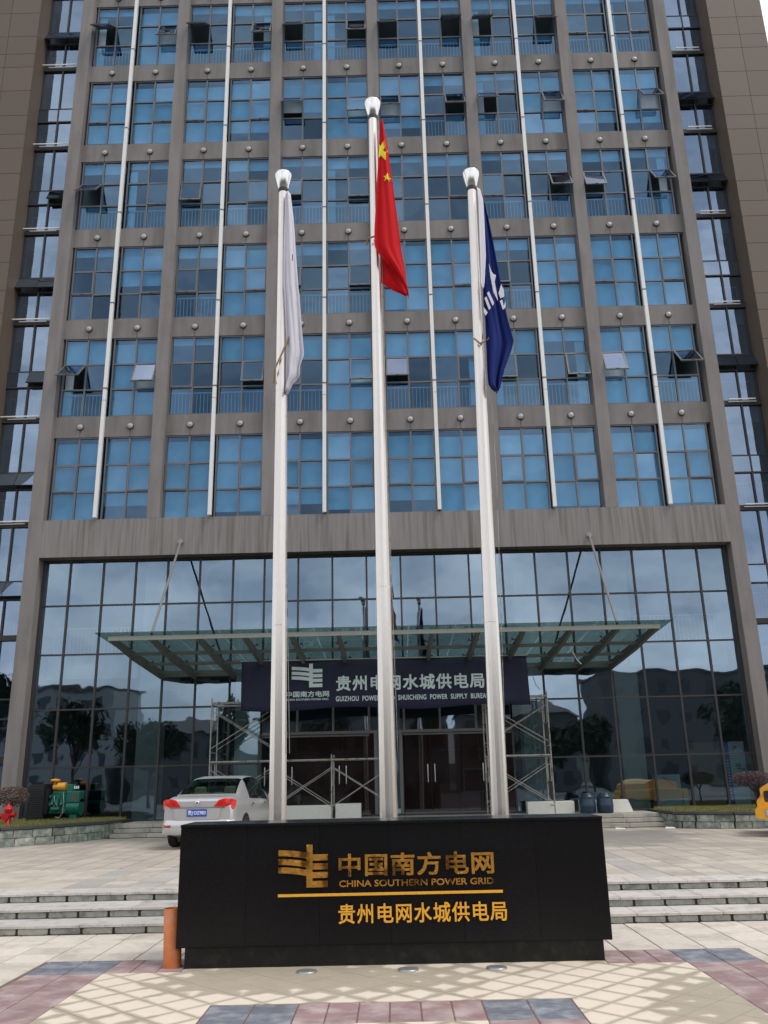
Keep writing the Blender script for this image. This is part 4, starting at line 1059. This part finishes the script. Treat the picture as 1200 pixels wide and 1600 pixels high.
fs = [(i*6+j, i*6+j+1, (i+1)*6+j+1, (i+1)*6+j) for i in range(nxx) for j in range(5)]
MB().add(vs, [f_[::-1] for f_ in fs], 0, True).obj('bumper', M['car'], car)
# boot lid lower panel and plate
MB().prism([(-.52, .60), (.52, .60), (.58, .845), (-.58, .845)], -.028, .01).obj('boot_panel', M['car'], car)
MB().box(-.60, .60, -.034, -.0, .838, .856).obj('boot_handle', M['chrome'], car)
pl = MB().box(-.24, .24, -.04, -.03, .665, .815).obj('number_plate', M['plate_blue'], car)
text('plate_number', '贵J·DZ983', -.215, .215, .685, .795, -.041, M['white'], pl, depth=.003, bold=.012)
MB().lathe([(.05, 0), (.05, .012), (.03, .014)], n=20).obj('badge', M['chrome'], car, (0, -.018, .94)).rotation_euler = (R_(90), 0, 0)
for ya in (.92, 3.62):
    for s in (-1, 1):
        wh = put('wheel', MB().tube((-.10, 0, 0), (.10, 0, 0), .205, n=24).mesh('wheel', [M['steel_disc']]), car, (s*.80, ya, .315))
        tr = MB(); n_ = 28; pr = [(.21, -.095), (.30, -.105), (.315, -.07), (.315, .07), (.30, .105), (.21, .095)]
        vs = [(x, r*math.cos(2*math.pi*k/n_), r*math.sin(2*math.pi*k/n_)) for r, x in pr for k in range(n_)]
        tr.add(vs, [(j*n_+k, j*n_+(k+1) % n_, (j+1)*n_+(k+1) % n_, (j+1)*n_+k) for j in range(5) for k in range(n_)], 0, True)
        tr.obj('tyre', M['rubber'], wh)
        arc = [(0.37*math.cos(a), .37*math.sin(a)) for a in [math.pi*k/16 for k in range(17)]]
        W = half_w(ya)
        ms = MB(); pts = [(s*(W+.004), ya+c_a, .33+s_a) for c_a, s_a in arc]+[(s*(W+.004), ya-.37, .22), (s*(W+.004), ya+.37, .22)]
        pts2 = [(s*(W-.05), b, c) for a, b, c in pts]; n2 = len(pts)
        ms.add(pts+pts2, [tuple(range(n2)), tuple(range(n2, 2*n2))[::-1]]+[(k, n2+k, n2+(k+1) % n2, (k+1) % n2) for k in range(n2)]).obj('wheel_arch', M['black'], car)  # black half-disc laid on the uncut body, painting the shaded wheel hollow
        wh.location.x = s*(.84)
for ya in (1.45, 2.5):
    for s in (-1, 1): MB().cbox(-.015, .015, -.09, .09, -.03, 0, .006).obj('door_handle', M['chrome'], car, (s*(half_w(ya)+.005), ya, .90))
for s in (-1, 1): MB().cbox(-.09, .09, -.05, .05, -.13, 0, .03).obj('wing_mirror', M['car'], car, (s*1.0, 2.95, 1.09))

# =================================================================== GENERATOR SET
ge_ = thing('generator_set', 'green diesel generator set with black radiator and yellow air filter on the grass', 'generator', (-10.32, 27.25, .80))
ge_.scale = (.93, .93, .93)
g = MB(); g.box(-.62, -.12, -.45, .45, .08, 1.12).box(-.66, -.60, -.40, .40, .2, 1.05).box(-.12, -.02, -.35, .35, .25, 1.0)
g.box(-.58, -.16, -.40, .40, 1.12, 1.16); g.obj('radiator', M['black'], ge_, (-.10, 0, 0))
for k in range(14): MB().box(-.60, -.14, -.47, -.452, .16+k*.066, .16+k*.066+.02).obj('fin', M['dark'], ge_, (-.10, 0, 0))
g = MB(); g.cbox(-.1, .42, -.22, .22, .25, .80, .03); g.cbox(-.05, .38, -.16, .16, .80, .92, .03)
for k in range(3): g.tube((0.0+k*.15, -.30, .5), (0.0+k*.15, -.2, .72), .05, n=10)
g.tube((.0, -.27, .38), (.25, -.27, .38), .07, n=12); g.tube((.32, -.26, .55), (.32, -.26, .72), .05, n=12)
r9 = random.Random(9)
for _ in range(34):
    x, z = r9.uniform(-.08, .40), r9.uniform(.28, .9); q = r9.uniform(.015, .05)
    if r9.random() < .5: g.tube((x, -.22, z), (x, -.22-r9.uniform(.03, .1), z), q, n=8)
    else: g.box(x, x+q*1.6, -.22-r9.uniform(.02, .09), -.2, z, z+q*1.3)
g.obj('engine', M['green_engine'], ge_)
for k in range(5): MB().tube((.0+k*.08, -.33, .40+.07*(k % 3)), (.0+k*.08, -.27, .40+.07*(k % 3)), .018, n=8).obj('fitting', M['chrome' if k % 2 else 'black'], ge_)
MB().tube((-.07, -.27, .55), (-.07, -.24, .55), .11, n=20).tube((-.05, -.27, .78), (-.05, -.24, .78), .06, n=16).obj('pulley', M['black'], ge_)
MB().path([(.34, -.3, .9), (.40, -.34, .6), (.38, -.34, .25), (.28, -.33, .12), (.15, -.33, .14)], .012).path([(.05, -.3, .78), (.12, -.36, .6), (.2, -.32, .45)], .012).obj('hose', M['scaf'], ge_)
g = MB(); g.tube((.06, -.05, 1.06), (.34, -.05, 1.06), .135, n=20); g.tube((-.08, -.05, 1.04), (.06, -.05, 1.06), .09, n=16)
g.obj('air_filter', M['amber'], ge_)
MB().lathe([(.05, 0), (.05, .12), (.14, .13), (.155, .17), (.13, .20), (.02, .215)], n=20).obj('air_intake', M['amber'], ge_, (-.04, -.05, 1.10))
g = MB(); g.tube((.44, 0, .42), (.86, 0, .42), .27, n=24); g.tube((.38, 0, .42), (.44, 0, .42), .22, n=20); g.box(.54, .78, -.15, .15, 0, .2)
g.obj('alternator', M['green_engine'], ge_)
cb = MB().cbox(.44, .86, -.26, .20, .58, .92, .02).obj('control_box', M['green_engine'], ge_)
MB().cbox(.42, .60, -.2, .1, .92, 1.14, .02).obj('terminal_box', M['green_engine'], ge_)
for x in (.66, .72, .78): MB().box(x-.018, x+.018, -.2, -.17, .99, 1.08).obj('gauge', M['white'], cb)
for x in (.66, .76): MB().box(x-.012, x+.012, -.27, -.262, .63, .85).obj('warning_stripe', M['tail_dark'], cb)
MB().box(-.75, .95, -.40, -.30, 0, .08).box(-.75, .95, .30, .40, 0, .08).obj('skid', M['black'], ge_)

# hydrant
hy = thing('fire_hydrant', 'red fire hydrant standing in the grass strip left of the generator', 'fire hydrant', (-10.52, 24.45, .82))
MB().lathe([(.13, 0), (.13, .04), (.085, .05), (.085, .34), (.10, .36), (.10, .40), (.09, .42)], n=20).obj('body', M['red_paint'], hy)
MB().lathe([(.135, 0), (.14, .03), (.11, .05), (.085, .10), (.03, .13), (.03, .17)], n=20).obj('bonnet', M['red_paint'], hy, (0, 0, .41))
MB().tube((.06, 0, .28), (.17, 0, .28), .06, n=14).tube((.17, 0, .28), (.20, 0, .28), .075, n=14).tube((-.06, 0, .25), (-.17, 0, .25), .06, n=14).tube((-.17, 0, .25), (-.2, 0, .25), .075, n=14).obj('outlet', M['red_paint'], hy)
MB().tube((0, -.06, .24), (0, -.17, .24), .08, n=14).tube((0, -.17, .24), (0, -.20, .24), .095, n=14).obj('outlet', M['red_paint'], hy)

# =================================================================== PLANTER WALLS
def curve_wall(pts, label, ztop=.80):
    t = thing('planter_wall', label, 'wall', (pts[0][0], pts[0][1], PZ), group='green stone planter walls'); ox, oy = pts[0]
    rr = random.Random(len(label)); seglen = [math.dist(a, b) for a, b in zip(pts, pts[1:])]
    def at(s):
        for (a, b), L_ in zip(zip(pts, pts[1:]), seglen):
            if s <= L_: return (a[0]+(b[0]-a[0])*s/L_, a[1]+(b[1]-a[1])*s/L_), math.atan2(b[1]-a[1], b[0]-a[0])
            s -= L_
        return b, math.atan2(pts[-1][1]-pts[-2][1], pts[-1][0]-pts[-2][0])
    tot = sum(seglen); h = (ztop-PZ-.08)/2
    for a, b in zip(pts, pts[1:]):
        an = math.atan2(b[1]-a[1], b[0]-a[0]); L_ = math.dist(a, b)
        MB().box(0, L_, -.06, .06, -.02, ztop-PZ-.07).obj('wall_core', M['dark_mortar'], t, (a[0]-ox, a[1]-oy, 0)).rotation_euler = (0, 0, an)
        MB().cbox(0, L_+.01, -.14, .14, ztop-PZ-.07, ztop-PZ, .01).obj('coping', M['coping'], t, (a[0]-ox, a[1]-oy, 0)).rotation_euler = (0, 0, an)
    for row in range(2):
        s = -.15*row
        while s < tot-.1:
            wv = rr.uniform(.34, .62); c, an = at(max(0, s+wv/2))
            mb = MB(); j = lambda: rr.uniform(-.018, .018)
            x0, x1, z0, z1 = -wv/2+.008, wv/2-.008, .006, h-.006
            yf = .10 if False else .105
            vs = [(x0, -yf+j()*.4, z0), (x1, -yf+j()*.4, z0), (x1+j()*.3, -yf+j()*.4, z1+j()*.4), (x0+j()*.3, -yf+j()*.4, z1+j()*.4)]
            vs += [((x0+x1)/2+j(), -yf-.012+j()*.5, (z0+z1)/2)]
            vb = [(x, 0, z) for x, y, z in vs[:4]]
            vs += vb
            mb.add(vs, [(0, 1, 4), (1, 2, 4), (2, 3, 4), (3, 0, 4), (0, 5, 6, 1), (1, 6, 7, 2), (2, 7, 8, 3), (3, 8, 5, 0)])
            flip = math.cos(an) < 0
            mb.obj('wall_stone', M['slate'], t, (c[0]-ox, c[1]-oy, row*h)).rotation_euler = (0, 0, an+(math.pi if flip else 0))
            s += wv
curve_wall([(-8.2, 26.5), (-8.35, 25.75), (-9.2, 24.3), (-10.2, 23.25), (-12, 22.0), (-14.5, 21)], 'low green stone wall below the generator, running off to the road', .84)
curve_wall([(7.7, 26.5), (7.8, 25.3), (8.2, 24.8), (9.0, 24.45), (11.0, 24.2), (14.0, 24.1)], 'low green stone wall with dark coping behind the yellow vehicle', .79)
# beds and grass
MB().prism([(-20, 0), (-20, .1), (-8.3, .1), (-8.3, 0)], 0, 1)
def bed(poly, z):
    n = len(poly)
    return MB().add([(x, y, z) for x, y in poly]+[(x, y, PZ-.05) for x, y in poly], [tuple(range(n))]+[(k, n+k, n+(k+1) % n, (k+1) % n) for k in range(n)]).obj('planting_bed', M['soil'], None, kind='structure')
pL = [(-8.25, 28.1), (-20, 28.1), (-20, 20.9), (-14.5, 21.05), (-12, 22.05), (-10.2, 23.3), (-9.2, 24.35), (-8.35, 25.8)]
pR = [(7.75, 28.1), (7.8, 25.35), (8.2, 24.85), (9.0, 24.5), (11, 24.25), (14, 24.15), (20, 24.15), (20, 28.1)]
bed(pL, .80); bed(pR, .75)
def inside(p, poly):
    c = False; n = len(poly); j = n-1
    for i in range(n):
        if (poly[i][1] > p[1]) != (poly[j][1] > p[1]) and p[0] < (poly[j][0]-poly[i][0])*(p[1]-poly[i][1])/(poly[j][1]-poly[i][1])+poly[i][0]: c = not c
        j = i
    return c
def grass(poly, z, n, bx):
    rr = random.Random(n); mb = MB()
    for _ in range(n):
        x, y = rr.uniform(bx[0], bx[1]), rr.uniform(bx[2], bx[3])
        if not inside((x, y), poly): continue
        h = rr.uniform(.03, .12); a = rr.uniform(0, 3.14); w_ = rr.uniform(.008, .018); lx, ly = rr.uniform(-.04, .04), rr.uniform(-.04, .04)
        mb.add([(x-w_*math.cos(a), y-w_*math.sin(a), z-.005), (x+w_*math.cos(a), y+w_*math.sin(a), z-.005), (x+lx, y+ly, z+h)], [(0, 1, 2)])
    mb.obj('grass', M['grass'], None, kind='stuff')
grass(pL, .80, 26000, (-13, -8.2, 21.2, 27.8)); grass(pR, .75, 24000, (7.8, 12.5, 24.2, 27.8))

# =================================================================== SHRUBS AND TREES
def leaves(mb, c, rx, ry, rz, n, size, rr, shell=.5, clumps=0):
    cl = [(rr.gauss(0, .45), rr.gauss(0, .45), rr.gauss(0, .45)) for _ in range(clumps)]
    k = 0
    while k < n:
        if clumps:
            q = cl[rr.randrange(clumps)]; p = [q[i]+rr.gauss(0, .16) for i in range(3)]
        else: p = [rr.uniform(-1, 1) for _ in range(3)]
        d = math.sqrt(sum(t*t for t in p))
        if d > 1.15 or (not clumps and d < shell and rr.random() < .7): continue
        x, y, z = c[0]+p[0]*rx, c[1]+p[1]*ry, c[2]+p[2]*rz
        u = Vector((rr.gauss(0, 1), rr.gauss(0, 1), rr.gauss(0, 1))).normalized(); v_ = u.orthogonal().normalized()*size*.5*rr.uniform(.6, 1.2); u = u*size*rr.uniform(.6, 1.3)
        P = Vector((x, y, z)); mb.add([P-u*.5, P+v_, P+u*.5, P-v_], [(0, 1, 2, 3)]); k += 1
def shrub(name, label, loc, h, rx, rz, m, trunkm, seed, n=900, size=.05, lean=.0, cat='shrub'):
    rr = random.Random(seed); t = thing(name, label, cat, loc)
    tk = MB(); ct = (lean, 0, h-rz)
    tk.tube((0, 0, 0), (lean*.4, 0, (h-rz)*.55), .03, .022, n=8)
    for _ in range(9):
        a = rr.uniform(0, 6.28); tk.tube((lean*.4, 0, (h-rz)*.55), (lean+math.cos(a)*rx*.55, math.sin(a)*rx*.5, h-rz*1.1+rr.uniform(-.05, .12)), .013, .006, n=6)
    tk.obj('trunk', trunkm, t)
    mb = MB(); leaves(mb, ct, rx, rx*.9, rz, n, size, rr, .55); mb.obj('crown', m, t)
    return t
shrub('topiary_shrub', 'small brownish round-topped shrub on thin stem between hydrant and generator', (-10.98, 25.7, .8), 1.02, .42, .27, M['leaf_brown'], M['bark'], 4, 1300, .05)
shrub('topiary_shrub', 'dark purple umbrella-shaped shrub on leaning stem beside the yellow vehicle', (10.25, 25.9, .75), 1.06, .50, .20, M['leaf_dark'], M['bark'], 9, 1900, .045, lean=-.05)
def tree(label, x, y, h, cr_, seed, kind=0, m='leaf_green', nl=3600):
    rr = random.Random(seed); t = thing('street_tree', label, 'tree', (x, y, 0), group='trees across the road')
    tk = MB(); tk.tube((0, 0, 0), (0, 0, h*.45), .16, .11, n=10)
    for _ in range(10):
        a = rr.uniform(0, 6.28); b = Vector((math.cos(a)*cr_*.6, math.sin(a)*cr_*.6, h*rr.uniform(.6, .9)))
        tk.tube((0, 0, h*rr.uniform(.3, .45)), b, .07, .02, n=6)
    tk.obj('trunk', M['bark'], t)
    mb = MB(); leaves(mb, (0, 0, h*.72), cr_, cr_, h*.30, nl, .28, rr, 0, clumps=22); mb.obj('crown', M[m], t)
tree('small round tree right of the white shed', 17.5, -24, 7.0, 2.0, 14)
tree('tall thin tree before the taller grey block', 3.0, -25, 9.4, 1.6, 15)
tree('ragged tree at the corner of the long low block', -6.5, -28, 8.8, 2.4, 16)
tree('loose-crowned street tree far to the left behind the camera', -24, -10, 8.0, 2.4, 1)
tree('broad street tree left behind the camera', -19.5, -14, 7.0, 2.8, 2)
tree('dense tree at the end of the low block', -31, -12, 9.5, 3.2, 3)
tree('narrow evergreen tree before the low block', -14.5, -22, 8.4, 1.3, 4)
tree('rounded tree before the white shed', 13, -20, 6.0, 2.6, 5)
tree('large rounded tree far right behind the camera', 27, -12, 8.0, 3.0, 6)
tree('bushy tree beside the right block', 36, -14, 9.0, 3.2, 8)
tree('tree left of the long block', -38, -18, 9.0, 3.6, 10)

def block(label, x0, x1, y0, y1, h, fl, nwin, pitched=False, wm_='far_wall'):
    t = thing('distant_building', label, 'building', (x0, y0, 0))
    W, D = x1-x0, y1-y0
    MB().box(0, W, -D, 0, 0, h).obj('wall', M[wm_], t)
    if pitched: 
        MB().add([(-.5, .5, h), (W+.5, .5, h), (W+.5, -D-.5, h), (-.5, -D-.5, h), (W*.1, -D/2, h+1.8), (W*.9, -D/2, h+1.8)], [(0, 1, 5, 4), (2, 3, 4, 5), (1, 2, 5), (3, 0, 4), (3, 2, 1, 0)]).obj('roof', M['far_roof'], t)
    else: MB().box(-.2, W+.2, -D-.2, .2, h, h+.4).obj('roof', M['far_roof'], t)
    wm = MB().box(-.6, .6, -.05, .03, 0, 1.4).mesh('window', [M['far_glass']])
    for f_ in range(fl):
        for k in range(nwin): put('window', wm, t, ((k+.5)*W/nwin, 0, .9+f_*(h-.3)/fl))
block('long low grey block across the road', -16, 6, -44, -34, 8.2, 2, 10)
block('taller grey block across the road', 8, 22, -50, -36, 8.6, 3, 6, True)
block('pitched-roof hall far left across the road', -31, -20, -46, -34, 7.2, 2, 5, True)
block('pale four-storey block far left across the road', -52, -33, -46, -34, 12.4, 4, 8, wm_='far_pale')
block('dark four-storey block far right across the road', 25, 50, -48, -36, 13.0, 4, 9)
hv = []; hf = []; n_ = 60
for j in range(2):
    for i in range(n_+1):
        x = -260+520*i/n_; hv.append((x, -150+ (0 if j == 0 else -60), 0 if j == 0 else 9+2.5*math.sin(i*.35)+1.6*math.sin(i*.9+1)+rnd.uniform(-.5,.5)))
for i in range(n_): hf.append((i, i+1, n_+2+i, n_+1+i))
hb = [(x, y-60, -.1) for x, y, z in hv[n_+1:]]
o0 = len(hv); hv += hb
for i in range(n_): hf.append((n_+1+i, n_+2+i, o0+i+1, o0+i))
MB().add(hv, hf, 0, True).obj('hill', M['hill'], None, kind='structure')

# =================================================================== YELLOW VEHICLE (right edge)
lv = thing('mini_loader', 'yellow work vehicle with rounded cab roof at the right edge of the plaza', 'work vehicle', (8.58, 21.3, PZ), (0, 0, R_(-23)))
def rbox(mb, x0, x1, y0, y1, z0, z1, b):
    """box with all edges in the x-z outline rounded"""
    pts = []
    for cx, cz, a0 in ((x1-b, z1-b, 0), (x0+b, z1-b, 90), (x0+b, z0+b, 180), (x1-b, z0+b, 270)):
        for k in range(5): a = R_(a0+k*22.5); pts.append((cx+b*math.cos(a), cz+b*math.sin(a)))
    mb.prism(pts[::-1], y0, y1)
mb = MB(); rbox(mb, -.14, 1.6, 0, 2.2, .50, .86, .10); rbox(mb, -.20, 1.66, -.12, .4, .40, .66, .09); mb.obj('body', M['loader'], lv)
mb = MB(); mb.prism([(-.04, .84), (1.45, .84), (1.45, 1.10), (1.2, 1.20), (.5, 1.22), (.15, 1.17), (-.04, 1.06)], .05, 1.7)
mb.obj('cab_roof', M['loader'], lv)
mb = MB(); rbox(mb, .03, 1.36, -.0, .06, .76, 1.02, .05); mb.obj('rear_window', M['black'], lv)
pq = MB().box(.02, .30, -.14, -.122, .46, .60).obj('number_plate', M['steel_disc'], lv)
for r in range(3): MB().box(.05, .27, -.146, -.141, .48+r*.04, .495+r*.04).obj('plate_line', M['white'], pq)
MB().box(.1, 1.4, .1, 2.1, .25, .42).obj('chassis', M['black'], lv)
for x in (.30, 1.2):
    for y in (.35, 1.8): MB().tube((x-.09, y, .2), (x+.09, y, .2), .20, n=20).obj('wheel', M['rubber'], lv)

# =================================================================== THINGS BEHIND THE LOBBY GLASS
po = thing('display_poster', 'tall pale poster board with blue edge strip behind the lobby glass', 'poster', (0, 0, 0))
MB().box(10.66, 11.15, 28.6, 28.63, LZ, 2.72).obj('sheet', M['poster'], po); MB().box(10.48, 10.655, 28.6, 28.63, LZ, 2.72).obj('edge_strip', M['poster_blue'], po)
for (a, b, c, d) in ((10.82, 10.98, 1.93, 2.05), (11.0, 11.1, 1.7, 1.9), (10.82, 11.0, 1.86, 1.9)): MB().box(a, b, 28.585, 28.598, c, d).obj('green_mark', M['poster_green'], po)
MB().box(10.8, 10.9, 28.585, 28.598, 2.5, 2.58).obj('grey_mark', M['scaf'], po)
for k in range(14): MB().box(10.54, 10.60, 28.585, 28.598, .95+k*.09, .99+k*.09).obj('strip_text', M['white'], po)
MB().box(9.42, 10.42, 28.75, 28.82, LZ, 2.72).obj('plywood_sheet', M['wood'], None, label='tall brown plywood sheet leaning behind the lobby glass beside the poster', cat='plywood')
c1 = thing('cabinet', 'lower pale metal cabinet standing behind the lobby glass', 'cabinet', (8.3, 28.7, LZ), group='pale cabinets in the lobby')
MB().cbox(0, .95, 0, .5, 0, .62, .01).obj('case', M['cabinet'], c1)
for k in range(4): MB().box(.74, .78, -.012, -.001, .16+k*.08, .2+k*.08).obj('mark', M['dark'], c1)
c2 = thing('cabinet', 'smaller pale cabinet with dark side panel stacked on the lower one', 'cabinet', (8.32, 28.72, LZ+.62), group='pale cabinets in the lobby')
MB().cbox(0, .72, 0, .45, 0, .42, .01).obj('case', M['cabinet'], c2); MB().box(.725, .88, 0, .45, 0, .42).obj('side_panel', M['far_glass'], c2)
MB().path([(.2, -.01, .34), (.26, -.01, .24), (.36, -.01, .26), (.42, -.01, .14), (.5, -.01, .10)], .008, n=5).obj('crack_line', M['dark'], c2)

# litter
for x, y, lab in ((8.0*.93, 25.0, 'larger white paper scrap by the foot of the right planter wall'), (6.1, 25.1, 'small white paper scrap near the entrance steps')):
    MB().add([(-.13, -.05, 0), (.13, -.06, .0), (.16, .07, .03), (-.1, .06, .045)], [(0, 1, 2, 3), (3, 2, 1, 0)]).obj('paper_scrap', M['paper'], None, (x, y, PZ+.006), label=lab, cat='litter', group='paper scraps on the plaza')
